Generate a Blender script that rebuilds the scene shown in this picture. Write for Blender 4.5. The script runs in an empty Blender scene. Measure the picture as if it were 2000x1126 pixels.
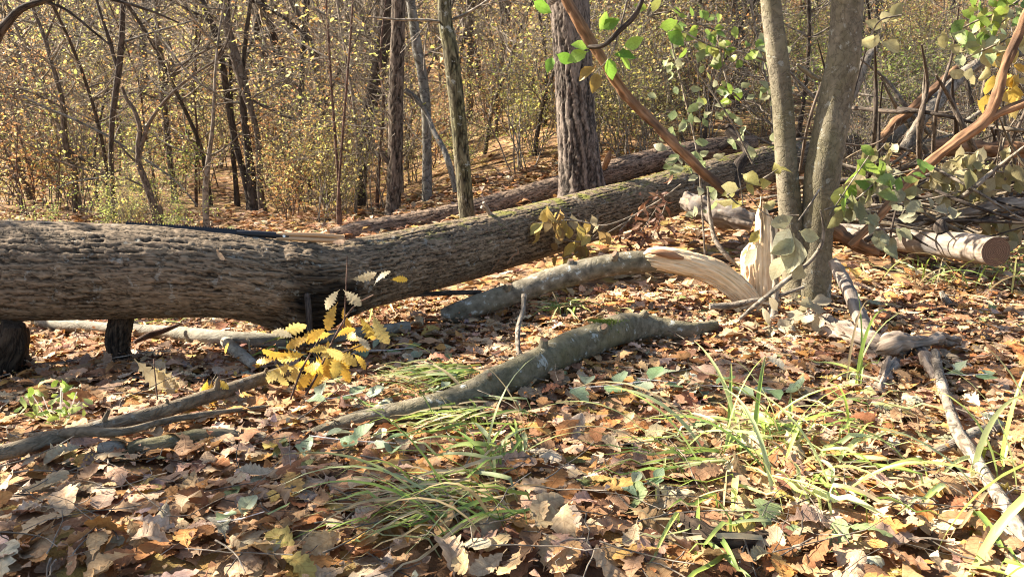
import bpy, math, random
import numpy as np
from mathutils import Vector, Matrix

R = math.radians
random.seed(7)
NR = np.random.default_rng(11)
SC = bpy.context.scene
COL = SC.collection

# ------------------------------------------------------------------ camera, sky, sun, exposure
CAM_H, PITCH, FPX = 0.95, R(12.0), 1511.0
cam_d = bpy.data.cameras.new('camera'); cam_d.sensor_width = 36.0; cam_d.lens = FPX / 2000 * 36
cam_d.clip_start = 0.05; cam_d.clip_end = 600
cam = bpy.data.objects.new('camera', cam_d); COL.objects.link(cam)
cam.location = (0, 0, CAM_H); cam.rotation_euler = (math.pi / 2 - PITCH, 0, 0)
SC.camera = cam

SUN_TH, SUN_EL = R(18), R(35)          # angle behind straight left, elevation
SUN = Vector((-math.cos(SUN_TH) * math.cos(SUN_EL), math.sin(SUN_TH) * math.cos(SUN_EL), math.sin(SUN_EL)))
w = bpy.data.worlds.new('World'); SC.world = w; w.use_nodes = True
nt = w.node_tree; nt.nodes.clear()
sky = nt.nodes.new('ShaderNodeTexSky'); sky.sky_type = 'NISHITA'; sky.sun_disc = False
sky.air_density = 0.9; sky.dust_density = 1.5; sky.ozone_density = 0.8; sky.sun_elevation = SUN_EL; sky.sun_rotation = math.atan2(SUN.x, SUN.y)
bg = nt.nodes.new('ShaderNodeBackground'); bg.inputs[1].default_value = 0.066
wo = nt.nodes.new('ShaderNodeOutputWorld')
nt.links.new(sky.outputs[0], bg.inputs[0]); nt.links.new(bg.outputs[0], wo.inputs[0])
sl = bpy.data.lights.new('sun', 'SUN'); sl.energy = 5.0; sl.angle = R(0.53); sl.color = (1.0, 0.92, 0.78)
so = bpy.data.objects.new('sun', sl); COL.objects.link(so); so.location = (-6, 5, 8)
so.rotation_euler = SUN.to_track_quat('Z', 'Y').to_euler()
SC.view_settings.view_transform = 'Standard'; SC.view_settings.look = 'None'
SC.view_settings.exposure = 2.25; SC.view_settings.gamma = 1.0; SC.view_settings.use_curve_mapping = False
SC.render.engine = 'CYCLES'
SC.cycles.use_denoising = True; SC.cycles.pixel_filter_type = 'BLACKMAN_HARRIS'; SC.cycles.filter_width = 1.1
SC.cycles.max_bounces = 8; SC.cycles.diffuse_bounces = 4; SC.cycles.transmission_bounces = 6

# ------------------------------------------------------------------ numeric helpers
def hash3(ix, iy, iz, seed):
    h = (ix.astype(np.int64) * 374761393 + iy.astype(np.int64) * 668265263 + iz.astype(np.int64) * 2147483647 + seed * 974634777) & 0xFFFFFFFF
    h = ((h ^ (h >> 13)) * 1274126177) & 0xFFFFFFFF
    h = ((h ^ (h >> 16)) * 2246822519) & 0xFFFFFFFF
    return ((h ^ (h >> 15)) & 0xFFFFFF) / float(0xFFFFFF)

def vnoise(x, y, z=None, seed=0):
    x = np.asarray(x, float); y = np.asarray(y, float)
    z = np.zeros_like(x) if z is None else np.asarray(z, float)
    fx, fy, fz = np.floor(x), np.floor(y), np.floor(z)
    tx, ty, tz = x - fx, y - fy, z - fz
    tx = tx * tx * (3 - 2 * tx); ty = ty * ty * (3 - 2 * ty); tz = tz * tz * (3 - 2 * tz)
    r = 0
    for dx in (0, 1):
        for dy in (0, 1):
            for dz in (0, 1):
                wgt = (tx if dx else 1 - tx) * (ty if dy else 1 - ty) * (tz if dz else 1 - tz)
                r = r + wgt * hash3(fx + dx, fy + dy, fz + dz, seed)
    return r

def fbm(x, y, z=None, seed=0, oct=3):
    z = np.zeros_like(np.asarray(x, float)) if z is None else z
    a, s, t = 1.0, 0, 0
    for k in range(oct):
        f = 2.0 ** k
        s = s + a * vnoise(x * f, y * f, z * f, seed + k); t += a; a *= 0.5
    return s / t

def sstep(a, b, x):
    t = np.clip((x - a) / (b - a), 0, 1)
    return t * t * (3 - 2 * t)

def HL(y):   # height profile on the photograph's left
    return np.interp(y, [0, 2.0, 3.0, 5, 7, 9, 11, 14, 20, 60, 100, 200], [0, 0, -0.05, -0.09, -0.13, -0.15, -0.05, 0.45, 1.8, 12.5, 22, 26])
def HR(y):   # and on its right
    return np.interp(y, [0, 3.4, 4.5, 5.5, 6.8, 9, 12, 16, 60, 100, 200], [0, 0, 0.05, 0.12, 0.25, 0.62, 1.3, 2.4, 16, 26, 30])

def H(x, y):
    x = np.asarray(x, float); y = np.asarray(y, float)
    t = sstep(-2.6, 1.6, x)
    hl = (HL(y - 0.5) + HL(y) + HL(y + 0.5)) / 3; hr = (HR(y - 0.5) + HR(y) + HR(y + 0.5)) / 3
    h = hl * (1 - t) + hr * t
    h = h + (fbm(x * 1.3 + 40, y * 1.3 + 40, seed=3) - 0.5) * 0.07 + (fbm(x * 0.25 + 9, y * 0.25, seed=5) - 0.5) * np.clip((y - 6) * 0.08, 0, 1.2)
    return h

_GX, _GY = np.arange(-60, 60.01, .1), np.arange(-1, 62.01, .1)
_GH = H(*np.meshgrid(_GX, _GY)).tolist()
def Hs(x, y):
    u = min(max((x + 60) * 10, 0), 1198.9); v = min(max((y + 1) * 10, 0), 628.9); i, j = int(u), int(v); a, b = u - i, v - j
    r0, r1 = _GH[j], _GH[j + 1]
    return (r0[i] * (1 - a) + r0[i + 1] * a) * (1 - b) + (r1[i] * (1 - a) + r1[i + 1] * a) * b

CP, SP = math.cos(PITCH), math.sin(PITCH)
def ray(px, py):
    a, b = (px - 1000) / FPX, (563 - py) / FPX
    return Vector((a, CP + b * SP, -SP + b * CP))
def W(px, py, d):
    r = ray(px, py); t = d / r.y
    return Vector((r.x * t, d, CAM_H + r.z * t))
def pxm(px, py, d):             # metres per photo pixel at that depth
    return d / ray(px, py).y / FPX
def G(px, py, dmax=60):
    r = ray(px, py); t = 0.8
    while t < dmax:
        x, y, z = r.x * t, r.y * t, CAM_H + r.z * t
        if z < Hs(x, y): break
        t += 0.02 + 0.004 * t
    return Vector((r.x * t, r.y * t, Hs(r.x * t, r.y * t)))

# ------------------------------------------------------------------ mesh helpers
class MB:
    """collects geometry as numpy arrays"""
    def __init__(s): s.V = []; s.T = []; s.Q = []; s.C = []; s.B = []; s.n = 0; s.mt = []; s.mq = []
    def add(s, V, Q=None, T=None, col=(1, 1, 1), bc=None, mat=0):
        V = np.asarray(V, float); n = len(V)
        s.V.append(V)
        col = np.asarray(col, float)
        s.C.append(np.tile(col, (n, 1)) if col.ndim == 1 else col)
        s.B.append(V.copy() if bc is None else np.asarray(bc, float))
        if Q is not None and len(Q): s.Q.append(np.asarray(Q, np.int64) + s.n); s.mq.append(np.full(len(Q), mat))
        if T is not None and len(T): s.T.append(np.asarray(T, np.int64) + s.n); s.mt.append(np.full(len(T), mat))
        s.n += n
    def mesh(s, name, mats, smooth=True):
        me = bpy.data.meshes.new(name)
        V = np.concatenate(s.V); C = np.concatenate(s.C); B = np.concatenate(s.B)
        Q = np.concatenate(s.Q) if s.Q else np.zeros((0, 4), np.int64)
        T = np.concatenate(s.T) if s.T else np.zeros((0, 3), np.int64)
        me.vertices.add(len(V)); me.vertices.foreach_set('co', V.astype(np.float32).ravel())
        nl = Q.size + T.size
        me.loops.add(nl); me.loops.foreach_set('vertex_index', np.concatenate([Q.ravel(), T.ravel()]).astype(np.int32))
        me.polygons.add(len(Q) + len(T))
        st = np.concatenate([np.arange(len(Q)) * 4, Q.size + np.arange(len(T)) * 3]).astype(np.int32)
        me.polygons.foreach_set('loop_start', st)
        mi = np.concatenate((s.mq or [np.zeros(0)]) + (s.mt or [np.zeros(0)])).astype(np.int32)
        me.polygons.foreach_set('material_index', mi)
        me.polygons.foreach_set('use_smooth', np.full(len(Q) + len(T), smooth))
        a = me.attributes.new('col', 'FLOAT_COLOR', 'POINT')
        a.data.foreach_set('color', np.concatenate([C, np.ones((len(C), 1))], 1).astype(np.float32).ravel())
        a = me.attributes.new('bc', 'FLOAT_VECTOR', 'POINT'); a.data.foreach_set('vector', B.astype(np.float32).ravel())
        for m in (mats if isinstance(mats, (list, tuple)) else [mats]): me.materials.append(m)
        me.update(calc_edges=True); me.validate()
        return me
    def obj(s, name, mats, parent=None, smooth=True):
        o = bpy.data.objects.new(name, s.mesh(name, mats, smooth)); COL.objects.link(o)
        if parent is not None: o.parent = parent; o.matrix_parent_inverse = parent.matrix_basis.inverted()
        return o

def tag(o, label=None, cat=None, group=None, kind=None):
    if label: o['label'] = label
    if cat: o['category'] = cat
    if group: o['group'] = group
    if kind: o['kind'] = kind
    return o
def thing(name, loc, label, cat, group=None):
    o = bpy.data.objects.new(name, None); COL.objects.link(o); o.location = loc; o.empty_display_size = 0.1
    return tag(o, label, cat, group)
def link_copy(src, parent=None):
    c = src.copy(); COL.objects.link(c)
    if parent is not None: c.parent = parent
    return c
def copy_tree(root, loc, rz, s):
    r = link_copy(root); r.location = loc; r.rotation_euler = (0, 0, rz); r.scale = (s, s, s)
    for ch in list(root.children):
        c = link_copy(ch, r)
    return r

def catmull(P, n):
    P = np.asarray(P, float)
    if len(P) == 2:
        t = np.linspace(0, 1, n)[:, None]; return P[0] * (1 - t) + P[1] * t
    E = np.vstack([2 * P[0] - P[1], P, 2 * P[-1] - P[-2]])
    d = np.r_[0, np.cumsum(np.linalg.norm(np.diff(P[:, :3], axis=0), axis=1))]
    out = []
    for s in np.linspace(0, d[-1], n):
        i = min(max(np.searchsorted(d, s, 'right') - 1, 0), len(P) - 2)
        t = (s - d[i]) / max(d[i + 1] - d[i], 1e-9)
        p0, p1, p2, p3 = E[i], E[i + 1], E[i + 2], E[i + 3]
        out.append(0.5 * (2 * p1 + (p2 - p0) * t + (2 * p0 - 5 * p1 + 4 * p2 - p3) * t * t + (3 * p1 - p0 - 3 * p2 + p3) * t ** 3))
    return np.array(out)

def tube(mb, pts, rad, k=8, disp=None, col=(1, 1, 1), mat=0, cap=(True, True), capmat=None, capcol=None, colf=None):
    """swept tube; disp(theta, s, R) gives the radial offset; bc holds cylinder coordinates for the bark"""
    pts = np.asarray(pts, float); rad = np.asarray(rad, float); n = len(pts)
    T = np.gradient(pts, axis=0); T /= np.linalg.norm(T, axis=1)[:, None] + 1e-12
    ref = np.array([0, 0, 1.0]) if abs(T[0][2]) < 0.9 else np.array([0, 1.0, 0])
    N = np.zeros_like(pts); v = ref - T[0] * ref.dot(T[0]); N[0] = v / np.linalg.norm(v)
    for i in range(1, n):
        v = N[i - 1] - T[i] * N[i - 1].dot(T[i]); N[i] = v / np.linalg.norm(v)
    Bn = np.cross(T, N)
    s = np.r_[0, np.cumsum(np.linalg.norm(np.diff(pts, axis=0), axis=1))]
    th = np.arange(k) / k * 2 * np.pi
    TH, S = np.meshgrid(th, s); RR = np.repeat(rad[:, None], k, 1)
    R0 = max(rad.mean(), 1e-4)
    off = disp(TH, S, R0) if disp is not None else 0
    ck = np.ones_like(TH)
    if isinstance(off, tuple): off, ck = off
    RD = RR + off
    V = pts[:, None, :] + RD[..., None] * (np.cos(TH)[..., None] * N[:, None, :] + np.sin(TH)[..., None] * Bn[:, None, :])
    bc = np.stack([np.cos(TH) * R0, np.sin(TH) * R0, S], -1)
    C = np.asarray(col, float)[None, None, :] * ck[..., None]
    if colf is not None: C = colf(TH, S, V, C)
    idx = np.arange(n * k).reshape(n, k); nx = np.roll(idx, -1, 1)
    Q = np.stack([idx[:-1], nx[:-1], nx[1:], idx[1:]], -1).reshape(-1, 4)
    mb.add(V.reshape(-1, 3), Q=Q, col=C.reshape(-1, 3), bc=bc.reshape(-1, 3), mat=mat)
    for e, on in ((0, cap[0]), (n - 1, cap[1])):
        if not on: continue
        ring = V[e]; c = pts[e]; rings = 4 if capmat is not None else 1
        vv = [c[None]]; bb = [np.zeros((1, 3))]
        for q in range(1, rings + 1):
            f = q / rings
            vv.append(c + (ring - c) * f); bb.append(np.stack([np.cos(th) * R0 * f, np.sin(th) * R0 * f, np.zeros(k)], -1))
        vv = np.concatenate(vv); bb = np.concatenate(bb)
        tr = [(0, 1 + j, 1 + (j + 1) % k) for j in range(k)]
        qs = [(1 + (q - 1) * k + j, 1 + q * k + j, 1 + q * k + (j + 1) % k, 1 + (q - 1) * k + (j + 1) % k) for q in range(1, rings) for j in range(k)]
        if e == 0: tr = [t[::-1] for t in tr]; qs = [t[::-1] for t in qs]
        mb.add(vv, T=tr, Q=qs if qs else None, col=capcol if capcol is not None else col, bc=bb, mat=mat if capmat is None else capmat)
    return V

def bark_cells(seed, along, across, depth, sharp=0.35):
    """braided fissures that run along the stem and leave lens-shaped plates between them"""
    def f(TH, S, R0):
        k = max(4, int(round(2 * np.pi * R0 / across)))
        c1, s1 = np.cos(TH) * R0, np.sin(TH) * R0
        h = np.ones(TH.shape)
        fr = 1.0 / along
        for q, (kk, wa) in enumerate(((k, .6), (max(3, int(k * .7)), .7), (max(3, int(k * 1.4)), .5))):
            wv = (fbm(c1 * fr * .7 + 7 + q * 13, s1 * fr * .7, S * fr * .8, seed + q * 31, 2) - 0.5) * wa * 2.2
            wv = wv + (fbm(c1 * 28 + q * 3, s1 * 28, S * 40, seed + 50 + q, 2) - 0.5) * .62
            u = TH / (2 * np.pi) * kk + wv
            e = np.abs(u - np.floor(u) - 0.5) * 2                     # 0 in the fissure's middle
            gate = fbm(c1 * fr * 3.4, s1 * fr * 3.4 + q * 5, S * fr * 1.25, seed + 5 + q, 2)
            wd = sharp * (0.25 + 0.9 * sstep(.42, .68, gate))
            hh = sstep(0.02, 1.0, e / wd)
            hh = 1 - (1 - hh) * sstep(.40, .52, gate)
            h = np.minimum(h, hh)
        fine = fbm(c1 * 130, s1 * 130, S * 80, seed + 6, 2) - 0.5
        mid = fbm(c1 * 50, s1 * 50, S * 22, seed + 8, 3) - 0.5
        low = fbm(c1 * 6, s1 * 6, S * 2.5, seed + 7, 2) - 0.5
        off = depth * (h - 1) + depth * 0.6 * fine + depth * 0.8 * mid + R0 * 0.07 * low
        ck = np.clip(0.20 + 0.74 * h + 0.8 * fine + 0.55 * mid, 0.06, 1.4)
        return off, ck
    return f

def bark_fibre(seed, amp, fr=130):
    """deep ridges along the grain, broken and torn"""
    def f(TH, S, R0):
        c1, s1 = np.cos(TH) * R0, np.sin(TH) * R0
        n1 = fbm(c1 * fr, s1 * fr, S * 7, seed, 3) - 0.5; n2 = fbm(c1 * 28, s1 * 28, S * 16, seed + 4, 3) - 0.5; n3 = fbm(c1 * 90, s1 * 90, S * 40, seed + 6, 2) - .5
        return amp * (1.5 * n1 + 1.8 * n2 + .3 * n3), np.clip(.8 + 1.1 * n1 + .5 * n3, .2, 1.3)
    return f

def bark_soft(seed, amp, fr=14):
    def f(TH, S, R0):
        c1, s1 = np.cos(TH) * R0, np.sin(TH) * R0
        n1 = fbm(c1 * fr, s1 * fr, S * fr * 0.5, seed, 3) - 0.5
        n2 = fbm(c1 * 60, s1 * 60, S * 40, seed + 4, 2) - 0.5
        return amp * (1.4 * n1 + 0.4 * n2), np.clip(0.85 + 0.5 * n1 + 0.4 * n2, 0.3, 1.3)
    return f

# ------------------------------------------------------------------ materials
def mat_new(name):
    m = bpy.data.materials.new(name); m.use_nodes = True; nt = m.node_tree; nt.nodes.clear()
    return m, nt
def N(nt, t, **kw):
    n = nt.nodes.new(t)
    for k, v in kw.items(): setattr(n, k, v)
    return n
def attr(nt, name): return N(nt, 'ShaderNodeAttribute', attribute_name=name)
def mixc(nt, a, b, f, mode='MIX'):
    n = N(nt, 'ShaderNodeMix', data_type='RGBA', blend_type=mode)
    for sock, v in ((n.inputs[6], a), (n.inputs[7], b), (n.inputs[0], f)):
        if hasattr(v, 'is_output'): nt.links.new(v, sock)
        elif isinstance(v, (int, float)): sock.default_value = v
        else: sock.default_value = (*v, 1)
    return n.outputs[2]
def noise(nt, vec, scale, detail=3, rough=0.55, mapscale=None, dist=0):
    if mapscale:
        mp = N(nt, 'ShaderNodeMapping'); mp.inputs['Scale'].default_value = mapscale; nt.links.new(vec, mp.inputs['Vector']); vec = mp.outputs[0]
    n = N(nt, 'ShaderNodeTexNoise'); n.inputs['Scale'].default_value = scale; n.inputs['Detail'].default_value = detail
    n.inputs['Roughness'].default_value = rough; n.inputs['Distortion'].default_value = dist
    nt.links.new(vec, n.inputs['Vector']); return n.outputs[0]
def ramp(nt, fac, stops, interp='LINEAR'):
    r = N(nt, 'ShaderNodeValToRGB'); r.color_ramp.interpolation = interp
    el = r.color_ramp.elements
    while len(el) < len(stops): el.new(0.5)
    for e, (p, c) in zip(el, stops): e.position = p; e.color = (*c, 1) if not isinstance(c, (int, float)) else (c, c, c, 1)
    nt.links.new(fac, r.inputs[0]); return r.outputs[0]
def finish(nt, col, rough=0.85, bump=None, bstr=0.3, bdist=0.004, spec=0.25):
    p = N(nt, 'ShaderNodeBsdfPrincipled'); p.inputs['Roughness'].default_value = rough
    p.inputs['Specular IOR Level'].default_value = spec
    if hasattr(col, 'is_output'): nt.links.new(col, p.inputs['Base Color'])
    else: p.inputs['Base Color'].default_value = (*col, 1)
    if bump is not None:
        b = N(nt, 'ShaderNodeBump'); b.inputs['Strength'].default_value = bstr; b.inputs['Distance'].default_value = bdist
        nt.links.new(bump, b.inputs['Height']); nt.links.new(b.outputs[0], p.inputs['Normal'])
    o = N(nt, 'ShaderNodeOutputMaterial'); nt.links.new(p.outputs[0], o.inputs[0]); return p

def bark_material(name, c_lo, c_hi, c_alt, moss=0.0, lichen=0.0, fscale=60, stretch=0.25, rough=0.9, mosscol=(0.16, 0.16, 0.03), cracks=0.45):
    """attribute col carries the plate / fissure value; bc cylinder coordinates"""
    m, nt = mat_new(name); bc = attr(nt, 'bc').outputs['Vector']; ca = attr(nt, 'col').outputs['Color']
    n1 = noise(nt, bc, fscale, 4, 0.65, (1, 1, stretch)); n2 = noise(nt, bc, 7, 3, 0.6, (1, 1, 0.5)); n3 = noise(nt, bc, 220, 2, 0.6, (1, 1, 0.5))
    base = mixc(nt, c_lo, c_hi, ramp(nt, n1, [(0.3, 0.0), (0.68, 1.0)]))
    base = mixc(nt, base, c_alt, ramp(nt, n2, [(0.42, 0.0), (0.66, 0.8)]))
    nk = noise(nt, bc, fscale * .55, 3, 0.6, (1, 1, stretch * .8), 0.6)
    crack = ramp(nt, nk, [(0.455, 1.0), (0.49, cracks), (0.51, cracks), (0.545, 1.0)])
    base = mixc(nt, base, crack, 1.0, 'MULTIPLY')
    base = mixc(nt, base, ca, 1.0, 'MULTIPLY')
    if lichen:
        nl = noise(nt, bc, 22, 4, 0.7); base = mixc(nt, base, (0.42, 0.43, 0.38), ramp(nt, nl, [(0.60, 0.0), (0.66, lichen)]))
    if moss:
        g = N(nt, 'ShaderNodeNewGeometry'); sx = N(nt, 'ShaderNodeSeparateXYZ'); nt.links.new(g.outputs['Normal'], sx.inputs[0])
        nm = noise(nt, bc, 9, 4, 0.7)
        a = N(nt, 'ShaderNodeMath', operation='MULTIPLY_ADD'); nt.links.new(sx.outputs[2], a.inputs[0]); a.inputs[1].default_value = 0.45; nt.links.new(nm, a.inputs[2])
        # the moss only grows on the far half of the stem
        sb = N(nt, 'ShaderNodeSeparateXYZ'); nt.links.new(bc, sb.inputs[0])
        mr = N(nt, 'ShaderNodeMapRange'); mr.inputs[1].default_value = moss; mr.inputs[2].default_value = moss + 1.6; nt.links.new(sb.outputs[2], mr.inputs[0])
        f = N(nt, 'ShaderNodeMath', operation='MULTIPLY'); nt.links.new(ramp(nt, a.outputs[0], [(0.90, 0.0), (1.02, 0.85)]), f.inputs[0]); nt.links.new(mr.outputs[0], f.inputs[1])
        base = mixc(nt, base, mosscol, f.outputs[0])
    finish(nt, base, rough, mixc(nt, mixc(nt, n1, n3, 0.5), crack, 0.5), 0.9, 0.009, 0.15)
    return m

def wood_material(name, c1, c2, c3, fs=90, rough=0.75, stretch=0.05):
    m, nt = mat_new(name); bc = attr(nt, 'bc').outputs['Vector']; ca = attr(nt, 'col').outputs['Color']
    n1 = noise(nt, bc, fs, 4, 0.65, (1, 1, stretch)); n2 = noise(nt, bc, 8, 3, 0.6, (1, 1, 0.35)); n3 = noise(nt, bc, 40, 3, 0.6)
    base = mixc(nt, c1, c2, ramp(nt, n1, [(0.35, 0.0), (0.62, 1.0)]))
    base = mixc(nt, base, c3, ramp(nt, n2, [(0.47, 0.0), (0.60, 0.85)]))
    base = mixc(nt, base, (0.5, 0.5, 0.5), ramp(nt, n3, [(0.55, 0.0), (0.9, 0.25)]), 'MULTIPLY')
    base = mixc(nt, base, ca, 1.0, 'MULTIPLY')
    finish(nt, base, rough, mixc(nt, n1, n3, .4), 0.9, 0.007, 0.12)
    return m

def end_material(name, c1, c2):
    m, nt = mat_new(name); bc = attr(nt, 'bc').outputs['Vector']
    l = N(nt, 'ShaderNodeVectorMath', operation='LENGTH'); nt.links.new(bc, l.inputs[0])
    nz = noise(nt, bc, 30, 3)
    a = N(nt, 'ShaderNodeMath', operation='MULTIPLY_ADD'); nt.links.new(nz, a.inputs[0]); a.inputs[1].default_value = 0.03; nt.links.new(l.outputs['Value'], a.inputs[2])
    s = N(nt, 'ShaderNodeMath', operation='MULTIPLY'); s.inputs[1].default_value = 700; nt.links.new(a.outputs[0], s.inputs[0])
    q = N(nt, 'ShaderNodeMath', operation='SINE'); nt.links.new(s.outputs[0], q.inputs[0])
    f = N(nt, 'ShaderNodeMath', operation='MULTIPLY_ADD'); nt.links.new(q.outputs[0], f.inputs[0]); f.inputs[1].default_value = 0.5; nt.links.new(nz, f.inputs[2])
    finish(nt, mixc(nt, c1, c2, f.outputs[0]), 0.85, nz, 0.4, 0.003)
    return m

def leaf_material(name, trans=0.25, rough=0.6, nscale=30, vary=0.5, spec=0.3):
    m, nt = mat_new(name); ca = attr(nt, 'col').outputs['Color']; bc = attr(nt, 'bc').outputs['Vector']
    n1 = noise(nt, bc, nscale * 0.25, 3, 0.6); n2 = noise(nt, bc, nscale, 3, 0.65)
    base = mixc(nt, ca, (0.45, 0.33, 0.25), ramp(nt, n1, [(0.45, 0.0), (0.75, vary)]), 'MULTIPLY')
    base = mixc(nt, base, (0.62, 0.55, 0.5), ramp(nt, n2, [(0.45, 0.0), (0.7, vary)]), 'MULTIPLY')
    # veins: midrib and side veins from the leaf's own coordinates (x along, y across)
    sp = N(nt, 'ShaderNodeSeparateXYZ'); nt.links.new(bc, sp.inputs[0])
    ab = N(nt, 'ShaderNodeMath', operation='ABSOLUTE'); nt.links.new(sp.outputs[1], ab.inputs[0])
    sv = N(nt, 'ShaderNodeMath', operation='MULTIPLY_ADD'); nt.links.new(ab.outputs[0], sv.inputs[0]); sv.inputs[1].default_value = -0.8; nt.links.new(sp.outputs[0], sv.inputs[2])
    ml = N(nt, 'ShaderNodeMath', operation='MULTIPLY'); ml.inputs[1].default_value = 50; nt.links.new(sv.outputs[0], ml.inputs[0])
    si = N(nt, 'ShaderNodeMath', operation='SINE'); nt.links.new(ml.outputs[0], si.inputs[0])
    vs = ramp(nt, si.outputs[0], [(0.82, 0.0), (0.97, 1.0)])
    mid = ramp(nt, ab.outputs[0], [(0.006, 1.0), (0.02, 0.0)])
    vein = N(nt, 'ShaderNodeMath', operation='MAXIMUM'); nt.links.new(vs, vein.inputs[0]); nt.links.new(mid, vein.inputs[1])
    vf = N(nt, 'ShaderNodeMath', operation='MULTIPLY'); nt.links.new(vein.outputs[0], vf.inputs[0]); vf.inputs[1].default_value = 0.4
    base = mixc(nt, base, (0.72, 0.62, 0.52), vf.outputs[0], 'MULTIPLY')
    p = N(nt, 'ShaderNodeBsdfPrincipled'); p.inputs['Roughness'].default_value = rough; p.inputs['Specular IOR Level'].default_value = spec
    nt.links.new(base, p.inputs['Base Color'])
    b = N(nt, 'ShaderNodeBump'); b.inputs['Strength'].default_value = 0.35; b.inputs['Distance'].default_value = 0.004
    nt.links.new(mixc(nt, n2, vein.outputs[0], 0.35), b.inputs['Height']); nt.links.new(b.outputs[0], p.inputs['Normal'])
    t = N(nt, 'ShaderNodeBsdfTranslucent'); nt.links.new(base, t.inputs[0])
    mx = N(nt, 'ShaderNodeMixShader'); mx.inputs[0].default_value = trans
    nt.links.new(p.outputs[0], mx.inputs[1]); nt.links.new(t.outputs[0], mx.inputs[2])
    o = N(nt, 'ShaderNodeOutputMaterial'); nt.links.new(mx.outputs[0], o.inputs[0])
    return m

def ground_material():
    m, nt = mat_new('forest_soil'); tc = N(nt, 'ShaderNodeTexCoord').outputs['Object']
    v = N(nt, 'ShaderNodeTexVoronoi'); v.inputs['Scale'].default_value = 13; v.inputs['Randomness'].default_value = 1
    wn = noise(nt, tc, 6, 3); wc = N(nt, 'ShaderNodeVectorMath', operation='SCALE'); wc.inputs[3].default_value = 0.12
    cmb = N(nt, 'ShaderNodeCombineXYZ'); nt.links.new(wn, cmb.inputs[0]); nt.links.new(noise(nt, tc, 9, 2), cmb.inputs[1]); nt.links.new(cmb.outputs[0], wc.inputs[0])
    ad = N(nt, 'ShaderNodeVectorMath', operation='ADD'); nt.links.new(tc, ad.inputs[0]); nt.links.new(wc.outputs[0], ad.inputs[1]); nt.links.new(ad.outputs[0], v.inputs['Vector'])
    sp = N(nt, 'ShaderNodeSeparateColor'); nt.links.new(v.outputs['Color'], sp.inputs[0])
    leafc = ramp(nt, sp.outputs[0], [(0.0, (0.10, 0.055, 0.03)), (0.25, (0.20, 0.11, 0.055)), (0.5, (0.30, 0.18, 0.09)), (0.7, (0.36, 0.23, 0.12)), (0.88, (0.33, 0.24, 0.07)), (1.0, (0.24, 0.10, 0.04))])
    soil = mixc(nt, (0.07, 0.042, 0.025), (0.16, 0.10, 0.06), noise(nt, tc, 25, 4))
    big = noise(nt, tc, 0.6, 3)
    col = mixc(nt, soil, leafc, ramp(nt, sp.outputs[1], [(0.12, 0.0), (0.2, 1.0)]))
    col = mixc(nt, col, (0.55, 0.5, 0.42), ramp(nt, big, [(0.45, 0.0), (0.7, 0.6)]), 'MULTIPLY')
    finish(nt, col, 0.9, mixc(nt, v.outputs['Distance'], noise(nt, tc, 60, 3), 0.4), 0.8, 0.03, 0.15)
    return m

M = {}
M['ground'] = ground_material()
M['oak_log'] = bark_material('oak_bark_grey', (0.115, 0.080, 0.050), (0.31, 0.232, 0.152), (0.20, 0.142, 0.092), moss=2.0, lichen=0.3, fscale=95, cracks=.5)
M['oak_log2'] = bark_material('oak_bark_brown', (0.17, 0.115, 0.078), (0.37, 0.265, 0.185), (0.26, 0.17, 0.115), fscale=70)
M['oak_tree'] = bark_material('oak_bark_standing', (0.11, 0.086, 0.068), (0.28, 0.225, 0.18), (0.17, 0.13, 0.105), fscale=70)
M['trunk_brown'] = bark_material('rough_brown_bark', (0.085, 0.064, 0.048), (0.23, 0.178, 0.135), (0.15, 0.11, 0.08), lichen=0.2, fscale=60)
M['trunk_moss'] = bark_material('mossy_bark', (0.09, 0.075, 0.045), (0.22, 0.19, 0.12), (0.15, 0.14, 0.06), lichen=0.6, fscale=70)
M['trunk_grey'] = bark_material('smooth_grey_bark', (0.17, 0.155, 0.135), (0.27, 0.25, 0.22), (0.20, 0.18, 0.13), lichen=0.5, fscale=25, stretch=0.8)
M['trunk_dark'] = bark_material('dark_bark', (0.042, 0.033, 0.026), (0.13, 0.10, 0.078), (0.085, 0.062, 0.046), fscale=60)
M['twin'] = bark_material('hornbeam_bark', (0.14, 0.118, 0.08), (0.27, 0.228, 0.16), (0.175, 0.15, 0.08), lichen=0.45, fscale=44, stretch=0.9, rough=0.8, cracks=0.7)
M['curved'] = bark_material('lichened_grey_bark', (0.11, 0.09, 0.055), (0.26, 0.22, 0.15), (0.15, 0.13, 0.06), lichen=0.7, fscale=60, stretch=0.7, cracks=0.82)
M['stem'] = bark_material('mottled_beech_bark', (0.08, 0.066, 0.045), (0.34, 0.29, 0.21), (0.18, 0.155, 0.09), lichen=0.95, fscale=22, stretch=1.0, cracks=0.85)
M['branch'] = bark_material('brown_branch_bark', (0.12, 0.09, 0.06), (0.27, 0.21, 0.14), (0.17, 0.13, 0.08), lichen=0.25, fscale=60, stretch=0.5, cracks=0.7)
M['pale_log'] = bark_material('pale_log_bark', (0.22, 0.19, 0.145), (0.40, 0.36, 0.29), (0.25, 0.22, 0.16), lichen=0.4, fscale=40, stretch=0.6, cracks=0.8)
M['darkened'] = bark_material('rotten_or_shaded_bark', (0.022, 0.015, 0.01), (0.11, 0.074, 0.048), (0.06, 0.04, 0.026), fscale=70)
M['twig'] = bark_material('grey_twig_bark', (0.15, 0.122, 0.092), (0.37, 0.315, 0.25), (0.235, 0.175, 0.12), fscale=30, stretch=0.6)
M['twig_red'] = bark_material('reddish_twig_bark', (0.10, 0.055, 0.04), (0.22, 0.14, 0.10), (0.14, 0.08, 0.06), fscale=30, stretch=0.6)
M['orange'] = wood_material('barkless_orange_wood', (0.17, 0.088, 0.046), (0.36, 0.20, 0.105), (0.075, 0.045, 0.03), 75)
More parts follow.
